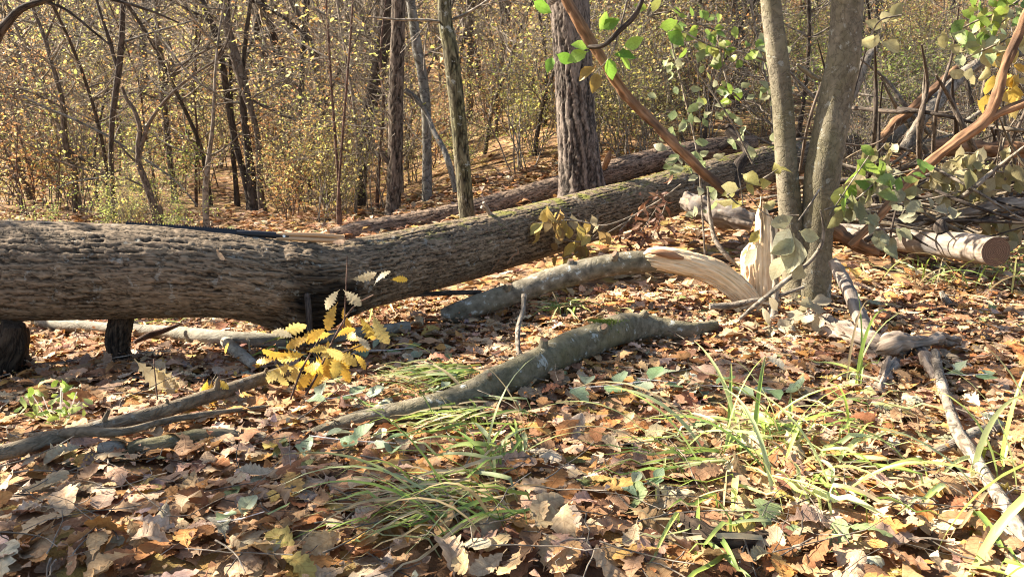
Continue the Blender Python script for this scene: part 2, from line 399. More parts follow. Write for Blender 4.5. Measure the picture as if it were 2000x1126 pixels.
M['peeled'] = wood_material('peeled_pale_log', (0.19, 0.14, 0.10), (0.34, 0.275, 0.22), (0.13, 0.12, 0.115), 40, stretch=0.2)
M['fresh'] = wood_material('fresh_split_wood', (0.68, 0.48, 0.275), (0.82, 0.65, 0.43), (0.66, 0.44, 0.245), 120, stretch=0.035)
M['heart'] = wood_material('brown_heartwood', (0.25, 0.13, 0.07), (0.40, 0.22, 0.12), (0.16, 0.08, 0.045), 120, stretch=0.04)
M['rotten'] = wood_material('weathered_rotten_wood', (0.16, 0.11, 0.075), (0.46, 0.36, 0.27), (0.10, 0.08, 0.07), 110, stretch=0.08)
M['end_dark'] = end_material('shade_dark_sawn_end', (0.10, 0.055, 0.035), (0.20, 0.12, 0.075))  # sawn log's end faces away from the sun; that shade is in the colour
M['end_pale'] = end_material('pale_sawn_end', (0.55, 0.40, 0.24), (0.70, 0.54, 0.35))
M['litter'] = leaf_material('dead_oak_leaf', 0.22, 0.7, 10, 0.55, 0.2)
M['leaf'] = leaf_material('live_leaf', 0.42, 0.45, 10, 0.30, 0.4)
M['smallleaf'] = leaf_material('small_autumn_leaf', 0.5, 0.5, 6, 0.12, 0.3)
M['grass'] = leaf_material('sedge_blade', 0.35, 0.42, 6, 0.15, 0.4)
m, nt_ = mat_new('black_saw_steel'); finish(nt_, (0.02, 0.021, 0.024), 0.35, None); M['steel'] = m
M['handle'] = wood_material('varnished_handle_wood', (0.42, 0.25, 0.13), (0.56, 0.37, 0.21), (0.36, 0.20, 0.10), 60, 0.45)
m, nt_ = mat_new('bare_steel_rivet'); p_ = finish(nt_, (0.5, 0.5, 0.5), 0.3, None); p_.inputs['Metallic'].default_value = 1; M['rivet'] = m

# ------------------------------------------------------------------ leaves
def smooth_profile(st, n):
    t = np.array([a for a, _ in st]); v = np.array([b for _, b in st])
    x = np.linspace(0, 1, n); return x, np.interp(x, t, v)

OAK = [(0, .008), (.10, .011), (.17, .05), (.22, .115), (.27, .13), (.31, .10), (.36, .165), (.41, .20), (.46, .16), (.51, .225), (.57, .25), (.62, .20), (.67, .245), (.73, .25), (.78, .195), (.83, .205), (.88, .19), (.92, .135), (.97, .11), (1.0, .03)]
OAK2 = [(0, .008), (.12, .012), (.19, .07), (.24, .11), (.29, .095), (.35, .155), (.39, .135), (.45, .195), (.50, .165), (.56, .22), (.61, .185), (.67, .225), (.72, .18), (.78, .20), (.83, .15), (.89, .145), (.93, .09), (.97, .07), (1.0, .01)]
OAK3 = [(0, .008), (.10, .010), (.17, .04), (.22, .10), (.26, .06), (.33, .15), (.37, .09), (.45, .20), (.50, .115), (.57, .235), (.63, .13), (.70, .225), (.76, .12), (.82, .18), (.87, .09), (.92, .11), (.96, .05), (1.0, .01)]
OVAL = [(0, .010), (.10, .012), (.16, .09), (.28, .20), (.42, .27), (.58, .27), (.72, .22), (.86, .12), (1.0, .005)]
LANCE = [(0, .008), (.12, .01), (.22, .08), (.4, .14), (.6, .14), (.8, .08), (1.0, .003)]
ROUND = [(0, .008), (.22, .010), (.26, .16), (.36, .29), (.52, .36), (.70, .34), (.86, .22), (.96, .08), (1.0, .01)]
def leaf_tmpl(prof, n, rng, curl=0.25, bend=0.25, ruffle=0.05, asym=True):
    """unit-length leaf in x, width in y, curled in z; returns V, Q and flat coordinates"""
    if n >= 13 and asym: t = np.array([a for a, _ in prof]); wv = np.array([b for _, b in prof])
    else: t, wv = smooth_profile(prof, n)
    n = len(t)
    wl = wv * (1 + rng.normal(0, .07, n)); wr = wv * (1 + rng.normal(0, .07, n))
    tl = t + rng.normal(0, .012, n) * (t > .15) * (t < .97); tr = t + rng.normal(0, .012, n) * (t > .15) * (t < .97)
    cu = rng.normal(curl * 0.4, curl); be = rng.normal(0, bend); tw = rng.normal(0, .5); fold = abs(rng.normal(0, .35))
    cu2 = rng.normal(cu, curl * 0.6)
    side = rng.normal(0, .06)
    V = []; F = []
    for i in range(n):
        for j, (tt, ww, sg) in enumerate(((tl[i], wl[i], 1), (t[i], 0, 0), (tr[i], wr[i], -1))):
            x = tt; y = ww * sg + side * math.sin(math.pi * tt)
            q = ww / .25
            z = ((cu if sg > 0 else cu2) * q * q * .25 + fold * ww * .5 + rng.normal(0, ruffle) * q * .5) if sg else 0
            z += be * (4 * tt * (1 - tt)) * .35 + tw * (tt - .5) * sg * ww * .9
            V.append((x, y, z)); F.append((tt, ww * sg, 0))
    Q = []
    for i in range(n - 1):
        a = i * 3
        Q += [(a, a + 1, a + 4, a + 3), (a + 1, a + 2, a + 5, a + 4)]
    V = np.array(V); V[:, 0] -= .5
    return V, np.array(Q), np.array(F)

def scatter_leaves(mb, tm, pos, yaw, tilt, tdir, size, cols, mat=0):
    """vectorised: every leaf gets a template, a place, a yaw and a tilt"""
    ids = NR.integers(0, len(tm), len(pos))
    for k in range(len(tm)):
        sel = np.where(ids == k)[0]
        if not len(sel): continue
        V, Q, F = tm[k]; n = len(sel); nv = len(V)
        flip = NR.choice([-1, 1], n)
        L = V[None] * size[sel][:, None, None]
        L = L * np.stack([np.ones(n), np.ones(n), flip], -1)[:, None, :]
        c, s = np.cos(yaw[sel])[:, None], np.sin(yaw[sel])[:, None]
        X = L[..., 0] * c - L[..., 1] * s; Y = L[..., 0] * s + L[..., 1] * c; Z = L[..., 2]
        ax = np.stack([np.cos(tdir[sel]), np.sin(tdir[sel])], -1)
        a = tilt[sel][:, None]; ca, sa = np.cos(a), np.sin(a)
        kx, ky = ax[:, 0:1], ax[:, 1:2]
        dot = X * kx + Y * ky
        X2 = X * ca + ky * Z * sa + kx * dot * (1 - ca)
        Y2 = Y * ca - kx * Z * sa + ky * dot * (1 - ca)
        Z2 = Z * ca + (kx * Y - ky * X) * sa
        P = np.stack([X2, Y2, Z2], -1) + pos[sel][:, None, :]
        bcv = F[None] + (NR.random((n, 1, 3)) * np.array([0, 0, 40.0]))
        QQ = (Q[None] + (np.arange(n) * nv)[:, None, None]).reshape(-1, 4)
        mb.add(P.reshape(-1, 3), Q=QQ, col=np.repeat(cols[sel], nv, 0), bc=bcv.reshape(-1, 3), mat=mat)

PAL_LITTER = np.array([(.53, .345, .19), (.59, .41, .255), (.46, .26, .13), (.33, .155, .065), (.52, .24, .08), (.19, .09, .05), (.62, .48, .335), (.41, .225, .115), (.56, .375, .23), (.43, .295, .195), (.58, .31, .10), (.58, .42, .13), (.27, .30, .13), (.48, .46, .32)])
P_LITTER = np.array([14, 13, 13, 9, 7, 6, 8, 9, 11, 7, 5, 2.0, 0.8, 1.2]); P_LITTER /= P_LITTER.sum()
def litter_cols(n):
    c = .93 * PAL_LITTER[NR.choice(len(PAL_LITTER), n, p=P_LITTER)] * NR.normal(1, .16, (n, 1)).clip(.55, 1.4)
    return np.clip(c * NR.normal(1, .05, (n, 3)), .01, .7)

# ------------------------------------------------------------------ ground
def build_ground():
    ys = np.r_[np.linspace(-6, 1, 15), np.linspace(1.1, 9, 160), np.linspace(9.2, 30, 90), np.linspace(31, 100, 60), np.linspace(104, 200, 16)]
    u = np.linspace(-1, 1, 181); xs = np.sign(u) * (np.abs(u) ** 2.2) * 150
    X, Y = np.meshgrid(xs, ys); Z = H(X, Y)
    n, k = X.shape; idx = np.arange(n * k).reshape(n, k)
    Q = np.stack([idx[:-1, :-1], idx[:-1, 1:], idx[1:, 1:], idx[1:, :-1]], -1).reshape(-1, 4)
    mb = MB(); mb.add(np.stack([X, Y, Z], -1).reshape(-1, 3), Q=Q)
    return tag(mb.obj('ground', M['ground']), 'forest floor strewn with fallen oak leaves, rising to a wooded slope', None, None, 'structure')
ground = build_ground()

def litter_field(count, y0, y1, wide, pad):
    """random points in the trapezoid the camera looks over, plus a margin"""
    yy = np.sqrt(NR.random(count * 3) * (y1 ** 2 - y0 ** 2) + y0 ** 2)
    xx = (NR.random(count * 3) * 2 - 1) * (wide * y1 + pad)
    k = np.abs(xx) < wide * yy + pad
    return xx[k][:count], yy[k][:count]

def build_litter():
    mb = MB()
    near = [leaf_tmpl(OAK if i % 3 else OAK2, 17, NR, .22, .24, .06) for i in range(28)] + [leaf_tmpl(OVAL, 9, NR, .3, .3, .05) for _ in range(3)]
    mid = [leaf_tmpl(OAK, 9, NR, .35, .35, .06) for _ in range(12)]
    far = [leaf_tmpl(OVAL, 3, NR, .3, .3, .05) for _ in range(6)]
    for tm, cnt, y0, y1, wide, pad, smin, smax, pile in ((near, 10800, 1.05, 4.3, .72, .35, .055, .128, .04), (mid, 12500, 4.2, 9, .75, .4, .07, .14, .06), (far, 20000, 9, 34, .75, .5, .09, .17, .05)):
        x, y = litter_field(cnt, y0, y1, wide, pad); n = len(x)
        z = H(x, y) + .006 + NR.random(n) ** 1.6 * pile
        tilt = np.abs(NR.normal(0, .21, n)).clip(0, 1.2)
        size = NR.uniform(smin, smax, n)
        z = z + np.sin(tilt) * size * .18
        lc = litter_cols(n) * (np.array([1.15, 1.2, 1.15]) if y0 > 8 else 1)
        scatter_leaves(mb, tm, np.stack([x, y, z], -1), NR.random(n) * 6.283, tilt, NR.random(n) * 6.283, size, lc)
    yy = NR.uniform(.1, 7.5, 9000); sd = NR.choice([-1, 1], 9000); xx = sd * (.70 * yy + .25 + NR.random(9000) * 2.2); kk = NR.random(9000) < .25      # the floor just outside the picture
    xx = np.where(kk & (yy < 1.3), NR.uniform(-1.2, 1.2, 9000), xx); n = len(xx)
    scatter_leaves(mb, [leaf_tmpl(OAK, 7, NR, .25, .25, .05, False) for _ in range(8)], np.stack([xx, yy, H(xx, yy) + .01 + NR.random(n) * .05], -1), NR.random(n) * 6.283, np.abs(NR.normal(0, .25, n)), NR.random(n) * 6.283, NR.uniform(.08, .15, n), litter_cols(n))
    x, y = litter_field(8500, 1.05, 4.2, .72, .3); n = len(x)       # crumbs of broken leaf
    scatter_leaves(mb, [leaf_tmpl(ROUND, 4, NR, .3, .3, .08, False) for _ in range(6)], np.stack([x, y, H(x, y) + .03 + NR.random(n) * .045], -1), NR.random(n) * 6.283, np.abs(NR.normal(0, .6, n)), NR.random(n) * 6.283, NR.uniform(.008, .026, n), litter_cols(n))
    o = mb.obj('leaf_litter', M['litter'], ground)
    o['kind'] = 'stuff'
    # the large near leaves, one object each
    meshes = []
    for i in range(48):
        V, Q, F = leaf_tmpl(OAK if i % 3 else OAK2, 17, NR, .26, .28, .06)
        b = MB(); b.add(V, Q=Q, col=litter_cols(1)[0], bc=F + np.array([0, 0, i * 1.7])); meshes.append(b.mesh('leaf', M['litter']))
    k = 0
    while k < 300:
        px, py = NR.uniform(-30, 2030), 1160 - abs(NR.normal(0, 1)) * 190
        if py < 690: continue
        g = G(px, py); s = NR.uniform(.085, .13)
        a = bpy.data.objects.new('leaf', meshes[k % 48]); COL.objects.link(a); a.parent = ground
        ti = abs(NR.normal(0, .35)); 
        a.rotation_euler = (NR.normal(0, .33) + (math.pi if NR.random() < .4 else 0), NR.normal(0, .33), NR.random() * 6.283)
        a.location = (g.x, g.y, g.z + .04 + NR.random() * .02); a.scale = (s, s, s); k += 1
build_litter()

# ------------------------------------------------------------------ stems laid out from the photograph
def keyed(keys, n, dd=None):
    """keys: (px, py, width px, depth) -> smoothed points and radii"""
    P = []
    for q in keys:
        px, py, wd = q[:3]; d = q[3] if len(q) > 3 else dd
        p = W(px, py, d); P.append((p.x, p.y, p.z, wd / 2 * pxm(px, py, d)))
    A = catmull(P, n); return A[:, :3], np.abs(A[:, 3])
def grounded(keys, n, lift=0.5, over=None):
    """the same, lying on the ground: each key (px, py, width px) is put where the sight line meets the floor"""
    P = []
    for q in keys:
        px, py, wd = q[:3]; g = G(px, py + wd * .35)
        r = wd / 2 * pxm(px, py, g.y)
        P.append((g.x, g.y, g.z + r * lift + .03, r))
    A = catmull(P, n); return A[:, :3], np.abs(A[:, 3])

def stick(name, keys, label, cat, mat, k=8, n=30, dd=None, soft=.12, on_ground=False, group=None, seed=1, capmat=None, taper=True, lift=.5, parent=None, fibre=False):
    pts, rad = grounded(keys, n, lift) if on_ground else keyed(keys, n, dd)
    mb = MB(); tube(mb, pts, rad, k, (bark_fibre if fibre else bark_soft)(seed, rad.mean() * soft), capmat=1 if capmat else None)
    mats = [M[mat]] + ([M[capmat]] if capmat else [])
    if parent is not None:
        return mb.obj(name, mats, parent)
    o = mb.obj(name, mats)
    return tag(o, label, cat, group)

def stubs(root, pts, rad, spots, mat, seed):
    rng = np.random.default_rng(seed)
    for f, side in spots:
        i = int(f * (len(pts) - 1)); t = pts[min(i + 1, len(pts) - 1)] - pts[i - 1]; t /= np.linalg.norm(t)
        v = np.array([0, -side, 1.0]); v -= t * v.dot(t); v /= np.linalg.norm(v); v = v + t * rng.uniform(-.5, .5); L = rad[i] + rng.uniform(.012, .045); r = rad[i] * rng.uniform(.22, .36)
        mb = MB(); P = [pts[i], pts[i] + v * L * .6, pts[i] + v * L * .85 + rng.normal(0, .003, 3), pts[i] + v * L]
        tube(mb, catmull(P, 10), np.linspace(r * 1.5, r * .75, 10), 10, bark_soft(seed, r * .3, 40), capmat=1); mb.obj('knot_stub', [M[mat], M['end_dark']], root)

def build_main_log():
    keys = [(-420, 512, 222, 3.02), (-200, 522, 208, 3.04), (0, 528, 197, 3.07), (150, 530, 190, 3.09), (300, 531, 182, 3.12), (440, 538, 168, 3.16), (540, 548, 160, 3.21), (620, 552, 154, 3.28), (700, 536, 140, 3.46), (800, 513, 130, 3.76),
            (900, 489, 122, 4.1), (1000, 463, 112, 4.44), (1100, 436, 103, 4.77), (1200, 408, 95, 5.1), (1300, 379, 88, 5.42), (1400, 350, 82, 5.75), (1490, 325, 74, 6.1), (1580, 300, 64, 6.5), (1660, 282, 50, 6.9)]
    root = thing('fallen_tree', W(600, 640, 3.6), 'large rough-barked fallen trunk lying across the whole clearing, saw on top', 'fallen tree')
    pts, rad = keyed(keys, 1350)
    f0 = bark_cells(21, .17, .030, .007, .28)
    def disp(TH, S, R0):
        off, ck = f0(TH, S, R0)
        # swollen collar with a dark hollow below, at the bend
        sc = keyed_s
        b = np.exp(-((S - sc) / .13) ** 2)
        low = np.exp(-((np.mod(TH - np.pi - .25 + np.pi, 2 * np.pi) - np.pi) / .75) ** 2)
        off = off + b * low * .10 + b * .012 * (fbm(np.cos(TH) * 3, np.sin(TH) * 3, S * 22, 77, 2) - .5) * 3
        return off, ck
    s = np.r_[0, np.cumsum(np.linalg.norm(np.diff(pts, axis=0), axis=1))]
    keyed_s = s[np.argmin(np.abs(pts[:, 0] - W(595, 590, 3.25).x))]
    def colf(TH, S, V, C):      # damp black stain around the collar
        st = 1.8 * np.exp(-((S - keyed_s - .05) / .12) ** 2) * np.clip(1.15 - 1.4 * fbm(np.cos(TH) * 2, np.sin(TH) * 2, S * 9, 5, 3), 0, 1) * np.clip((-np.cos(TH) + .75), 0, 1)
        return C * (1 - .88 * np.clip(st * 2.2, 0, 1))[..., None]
    mb = MB(); tube(mb, pts, rad, 184, disp, colf=colf, capmat=1)
    mb.obj('trunk', [M['oak_log'], M['end_dark']], root)
    # limb under the trunk that carries it
    pts, rad = keyed([(243, 575, 40, 3.12), (236, 630, 46, 3.11), (230, 665, 46, 3.09), (236, 700, 38, 3.08), (246, 730, 44, 3.07), (252, 752, 62, 3.06)], 60)
    mb = MB(); tube(mb, pts, rad, 48, bark_cells(4, .06, .022, .007, .4)); mb.obj('broken_limb', M['darkened'], root)  # near-black bark here holds the shade of the trunk above
    # short dead snags
    pts, rad = keyed([(600, 575, 11, 3.09), (603, 610, 12, 3.03), (606, 660, 11, 2.98), (618, 695, 10, 2.92), (637, 735, 8, 2.86)], 30)
    mb = MB(); tube(mb, pts, rad, 8, bark_soft(3, .001)); mb.obj('snag', M['trunk_dark'], root)
    for a in ([(958, 425, 8, 4.28), (952, 408, 8, 4.25), (944, 395, 6, 4.22)], [(962, 424, 9, 4.3), (953, 412, 8, 4.27), (940, 404, 7, 4.24)]):
        pts, rad = keyed(a, 8); mb = MB(); tube(mb, pts, rad, 6); mb.obj('snag', M['peeled'], root)
    for (a, b, c) in ((948, 470, 508), (968, 482, 520), (1004, 487, 500)):      # three rusty red twigs on the side
        pts, rad = keyed([(a + 6, b - 3, 3, 4.13), (a + 8, (b + c) / 2, 4, 4.12), (a - 3, c, 3.5, 4.1), (a - 14, c + 16, 2.5, 4.08)], 14)
        mb = MB(); tube(mb, pts, rad, 5); mb.obj('red_twig', M['orange'], root)
    return root
main_log = build_main_log()

def build_second_log():
    root = thing('fallen_tree', W(900, 440, 7.0), 'thinner brown fallen trunk lying behind the large one, past the standing oak', 'fallen tree')
    pts, rad = keyed([(645, 460, 28, 6.75), (680, 457, 40, 6.78), (720, 450, 43, 6.82), (800, 437, 43, 6.95), (900, 417, 45, 7.1), (1000, 393, 47, 7.25), (1100, 365, 49, 7.4), (1200, 335, 49, 7.6), (1300, 308, 46, 7.8), (1400, 290, 42, 8.0), (1470, 282, 34, 8.2)], 700)
    mb = MB(); tube(mb, pts, rad, 96, bark_cells(8, .13, .045, .007, .30), capmat=1); mb.obj('trunk', [M['oak_log2'], M['end_dark']], root)
    for a in ([(1405, 290, 16, 7.9), (1430, 270, 14, 7.9), (1427, 255, 10, 7.9)], [(1440, 288, 20, 7.9), (1436, 262, 16, 7.85), (1420, 245, 10, 7.8)], [(1180, 330, 10, 7.35), (1187, 310, 12, 7.3), (1192, 295, 5, 7.3)]):
        pts, rad = keyed(a, 12); mb = MB(); tube(mb, pts, rad, 8, bark_soft(2, .01)); mb.obj('snag', M['trunk_dark'] if a[0][0] > 1300 else M['orange'], root)
build_second_log()

def build_broken_tree():
    D = 3.8
    root = thing('broken_tree', G(1490, 620), 'young tree snapped at the stump, its pale wood split open', 'broken tree')
    # stem, still in bark
    pts, rad = keyed([(862, 617, 27.9, 3.7), (885, 612, 37.7, 3.71), (930, 597, 41.8, 3.73), (1000, 573, 43.5, 3.77), (1080, 546, 45.1, 3.8), (1170, 521, 44.3, 3.83), (1240, 511, 44.3, 3.85), (1300, 514, 39.4, 3.86), (1370, 530, 32.8, 3.86), (1420, 553, 24.6, 3.84)], 240)
    st_s = np.r_[0, np.cumsum(np.linalg.norm(np.diff(pts, axis=0), axis=1))]
    mb = MB(); tube(mb, pts, rad, 48, bark_soft(31, .009, 14), capmat=1); mb.obj('stem', [M['stem'], M['end_pale']], root); stubs(root, pts, rad, ((.22, .8), (.45, .1), (.6, 1.0)), 'stem', 4)
    # peeled upper half: pale wood lying on the stem and curving down into the stump
    C = catmull([(*W(a, b, d), wd * pxm(a, b, d)) for a, b, wd, d in [(1250, 503, 20, 3.84), (1275, 503, 40, 3.82), (1330, 512, 48, 3.80), (1390, 530, 50, 3.79), (1430, 556, 48, 3.79), (1462, 590, 48, 3.80), (1482, 640, 56, 3.82)]], 130)
    rng = np.random.default_rng(5)
    def torn(C, A, B, ru, rv, k, seed, i0, i1, ridge=.20, rot=0.0):
        """solid piece of torn wood: ridged along the grain, every column of it starting and ending at its own height"""
        n = len(C); mb = MB(); s = np.r_[0, np.cumsum(np.linalg.norm(np.diff(C[:, :3], axis=0), axis=1))]
        th = np.arange(k) / k * 2 * np.pi; V = np.zeros((n, k, 3)); Bc = np.zeros((n, k, 3)); Cc = np.zeros((n, k, 3))
        for j in range(k):
            ii = np.clip(np.arange(n), i0[j], i1[j]); ends = np.minimum(1, .35 + np.minimum(np.arange(n) - i0[j] + 1, i1[j] - np.arange(n) + 1).clip(0, 9) / 9 * .65)
            t_ = np.full(n, th[j]); sv = s[ii]
            fib = (vnoise(t_ * 5 + 3, sv * 4, seed=seed) - .5) * .7 + (vnoise(t_ * 14 + sv * 5, sv * 11, seed=seed + 1) - .5) * .9 + (vnoise(t_ * 31 + sv * 9, sv * 26, seed=seed + 2) - .5) * .8
            q = C[ii, 3] / 2 * (1 + ridge * fib) * ends
            V[:, j] = C[ii, :3] + A[ii] * (np.cos(t_ + rot) * q * ru)[:, None] + B[ii] * (np.sin(t_ + rot) * q * rv)[:, None]
            Bc[:, j] = np.stack([np.cos(t_) * .05, np.sin(t_) * .05, sv], -1); Cc[:, j] = np.clip(.95 + .45 * fib, .45, 1.15)[:, None]
        idx = np.arange(n * k).reshape(n, k); nx = np.roll(idx, -1, 1)
        mb.add(V.reshape(-1, 3), Q=np.stack([idx[:-1], nx[:-1], nx[1:], idx[1:]], -1).reshape(-1, 4), col=Cc.reshape(-1, 3), bc=Bc.reshape(-1, 3))
        for e in (0, n - 1):
            m_ = V[e].mean(0); mb.add(np.vstack([m_, V[e]]), T=[(0, 1 + j, 1 + (j + 1) % k) for j in range(k)], bc=np.vstack([[0, 0, 0], Bc[e]]))
        return mb
    T = np.gradient(C[:, :3], axis=0); T /= np.linalg.norm(T, axis=1)[:, None]
    A = np.cross(T, np.array([0, -1.0, 0])); A /= np.linalg.norm(A, axis=1)[:, None]; A *= np.sign(A[:, 2:3] + 1e-9)
    Bv = np.cross(T, A); nC = len(C); k = 84
    mb = torn(C, A, Bv, .98, .6, k, 3, (rng.random(k) ** 2 * 12).astype(int), (nC - 1 - rng.random(k) ** 2 * 10).astype(int), .19)
    for i in range(26):       # a few strands standing off the torn face
        u = rng.uniform(-.9, .8); v = rng.uniform(.3, .62); i0 = int(rng.uniform(.05, .7) * nC); ii = np.linspace(i0, min(nC - 1, i0 + rng.uniform(.15, .35) * nC), 14).astype(int); r = C[ii, 3:4] / 2
        lift = (np.linspace(0, 1, 14) ** 3 * rng.uniform(0, .5))[:, None]
        P = C[ii, :3] + A[ii] * (r * (u + lift)) - Bv[ii] * (r * v * -1) * np.sign(Bv[ii][:, 1:2]) * -1
        tube(mb, P, np.linspace(.003, .0008, 14), 4)
    mb.obj('split_wood', M['fresh'], root)
    # brown heart streak in the split face
    pts, rad = keyed([(1272, 494, 4, 3.775), (1290, 493, 15, 3.768), (1312, 498, 15, 3.765), (1335, 504, 5, 3.765)], 20)
    mb = MB(); tube(mb, pts, rad, 8, bark_soft(3, .006, 40)); mb.obj('heartwood', M['heart'], root)
    # splintered standing stump: a sheaf of upright fibres
    k = 96; n = 90
    C = catmull([(*W(x, y, 3.86), wd * pxm(x, y, 3.86)) for x, y, wd in ((1484, 660, 80), (1485, 610, 74), (1485, 560, 70), (1486, 500, 70), (1487, 440, 68), (1488, 400, 64), (1488, 374, 58))], n)
    A = np.tile(np.array([1.0, 0, 0]), (n, 1)); B = np.tile(np.array([0, -1.0, 0]), (n, 1)); rng = np.random.default_rng(9)
    f = (np.cos(np.arange(k) / k * 2 * np.pi + .35) + 1) / 2
    yt = np.interp(f, [0, .10, .22, .34, .44, .56, .68, .82, 1], [462, 444, 436, 428, 380, 372, 392, 402, 424]) + np.repeat(rng.random(k // 4), 4) * 16 + rng.random(k) ** 3 * 60
    i1 = np.clip(((660 - yt) / (660 - 374) * (n - 1)).astype(int), 10, n - 1)
    mb = torn(C, A, B, 1.0, .62, k, 13, np.zeros(k, int), i1, .20, .35)
    mb.obj('stump', M['fresh'], root)
    for q in range(10):      # loose splinters at the hinge
        a = (1400 + q * 9 + rng.normal(0, 6), 545 + q * 5 + rng.normal(0, 8)); L = rng.uniform(25, 70)
        mb = MB(); an = rng.uniform(.1, .9)
        pts, rad = keyed([(a[0], a[1], 2, 3.76), (a[0] + L * .5 * math.cos(an), a[1] + L * .5 * math.sin(an), 6, 3.765), (a[0] + L * math.cos(an), a[1] + L * math.sin(an), 3, 3.79)], 8)
        tube(mb, pts, rad, 5); mb.obj('splinter', M['fresh'], root)
    return root
build_broken_tree()

def build_ground_wood():
    # lichened bough that curves out of the leaves
    root = thing('curved_bough', G(1000, 790), 'curved grey-green bough with a mossy hump, half buried in leaves', 'branch')
    pts, rad = grounded([(1395, 652, 20), (1340, 662, 32), (1275, 658, 46), (1215, 664, 58), (1160, 684, 62), (1100, 708, 64), (1040, 738, 63), (970, 770, 60), (900, 798, 54), (820, 820, 48), (740, 836, 40), (650, 846, 30), (530, 856, 25), (400, 875, 29), (310, 888, 29), (215, 897, 24), (130, 915, 14)], 360, .8)
    pts[:, 2] -= .05 * np.exp(-((pts[:, 0] - W(545, 856, 2.2).x) / .13) ** 2) + .03 * (pts[:, 0] < W(270, 890, 2.1).x)
    pts[:, 2] += .012 * np.exp(-((pts[:, 0] - W(1220, 650, 3.2).x) / .25) ** 2)
    mb = MB(); tube(mb, pts, rad, 56, bark_soft(12, .013, 19)); mb.obj('bough', M['curved'], root); stubs(root, pts, rad, ((.16, .4), (.27, 1.2), (.40, .2), (.52, .9)), 'curved', 3)
    mb = MB(); c = pts[np.argmin(np.abs(pts[:, 0] - W(1175, 660, 3.2).x))]; r = rad[np.argmin(np.abs(pts[:, 0] - W(1175, 660, 3.2).x))]
    rng = np.random.default_rng(2)
    for i in range(500):      # moss tuft: tiny upright spikes
        a = rng.normal(0, .45); x = rng.normal(0, .03); b = c + np.array([x, -math.sin(a) * r * .9 - .006, math.cos(a) * r * .93 + .002]); h = rng.uniform(.006, .014)
        mb.add([b + (-.002, 0, 0), b + (.002, 0, 0), b + np.array([rng.normal(0, .004), -h * .5 + rng.normal(0, .003), h])], T=[(0, 1, 2)], col=np.array([.07, .10, .02]) * rng.uniform(.6, 1.6))
    mb.obj('moss', M['grass'], root)['kind'] = 'stuff'
    # lower left branch
    root = thing('fallen_branch', G(300, 860), 'straight brown fallen branch lying on leaves at the lower left, twig alongside', 'branch')
    pts, rad = grounded([(-120, 962, 30.7), (0, 930, 30.7), (150, 888, 28.6), (300, 846, 29.2), (430, 806, 27.9), (540, 766, 23.0), (640, 728, 16.7)], 220, 2.1)
    mb = MB(); tube(mb, pts, rad, 32, bark_soft(15, .005, 20)); mb.obj('branch', M['branch'], root); stubs(root, pts, rad, ((.3, .5), (.44, .1), (.58, .9), (.75, .3)), 'branch', 5)
    pts, rad = grounded([(65, 884, 10), (80, 898, 16), (160, 898, 19), (250, 888, 17), (330, 868, 14), (430, 842, 10), (520, 822, 7)], 70, 4.2)
    mb = MB(); tube(mb, pts, rad, 10, bark_soft(4, .003)); mb.obj('side_twig', M['branch'], root)
    stick('fallen_branch', [(200, 897, 26), (225, 893, 32), (240, 890, 26)], 'short pale stub poking from leaves under the lower left branch', 'branch', 'pale_log', on_ground=True, seed=8, n=12, k=12)
    # pale log behind
    root = thing('pale_log', G(400, 675), 'pale thin log lying behind the big trunk with a forked side limb', 'log')
    pts, rad = grounded([(78, 645, 20), (140, 652, 24), (230, 660, 25), (330, 668, 28), (420, 676, 29), (500, 684, 29), (580, 684, 27), (700, 668, 24), (800, 652, 20)], 160, 1.0)
    mb = MB(); tube(mb, pts, rad, 22, bark_soft(22, .006, 14), capmat=1); mb.obj('log', [M['pale_log'], M['end_pale']], root)
    pts, rad = grounded([(440, 680, 22), (455, 694, 24), (475, 712, 23), (500, 730, 19)], 40, 1.0)
    mb = MB(); tube(mb, pts, rad, 18, bark_soft(23, .005, 14)); mb.obj('side_limb', M['pale_log'], root)
    stick('broken_stick', [(262, 668, 8, 3.25), (290, 655, 13, 3.27), (320, 645, 11, 3.3), (350, 634, 6, 3.33)], 'reddish bent stick propped on the pale log beside the dark limb', 'stick', 'twig_red', n=20)
    stick('broken_stick', [(250, 622, 10, 3.55), (275, 640, 12, 3.52), (300, 652, 10, 3.5)], 'dark short stick leaning down behind the pale log', 'stick', 'trunk_dark', n=16)
    # right-hand wood
    root = thing('sawn_log', W(1850, 540, 4.2), 'peeled pale log with a sawn dark round end, lying at the right edge', 'log')
    pts, rad = keyed([(1600, 452, 35.6, 5.75), (1680, 459, 40.9, 5.3), (1760, 467, 46.2, 4.9), (1820, 474, 50.2, 4.62), (1880, 482, 54.1, 4.34), (1945, 491, 57.4, 4.05)], 150)
    mb = MB(); tube(mb, pts, rad, 44, bark_soft(17, .006, 8), capmat=1, cap=(True, True)); mb.obj('log', [M['peeled'], M['end_dark']], root)
    pts, rad = keyed([(1838, 450, 26, 4.5), (1836, 440, 22, 4.5), (1842, 430, 12, 4.5)], 10); mb = MB(); tube(mb, pts, rad, 12, bark_soft(3, .006)); mb.obj('knot', M['trunk_dark'], root)
    stick('orange_snag', [(1592, 425, 12, 4.0), (1612, 440, 22, 3.98), (1650, 466, 27, 3.97), (1690, 484, 24, 3.96), (1716, 492, 8, 3.95)], 'rotten orange branch stub leaning beside the twin trunks', 'branch', 'orange', n=60, k=24, soft=.9, fibre=True)
    stick('sandy_stick', [(1628, 512, 20, 3.75), (1645, 545, 25, 3.62), (1668, 590, 26, 3.45), (1685, 630, 25, 3.32), (1702, 672, 13, 3.2)], 'sandy barkless stick slanting from twin trunks to the grey plank', 'stick', 'peeled', n=60, k=18, soft=.45, fibre=True)
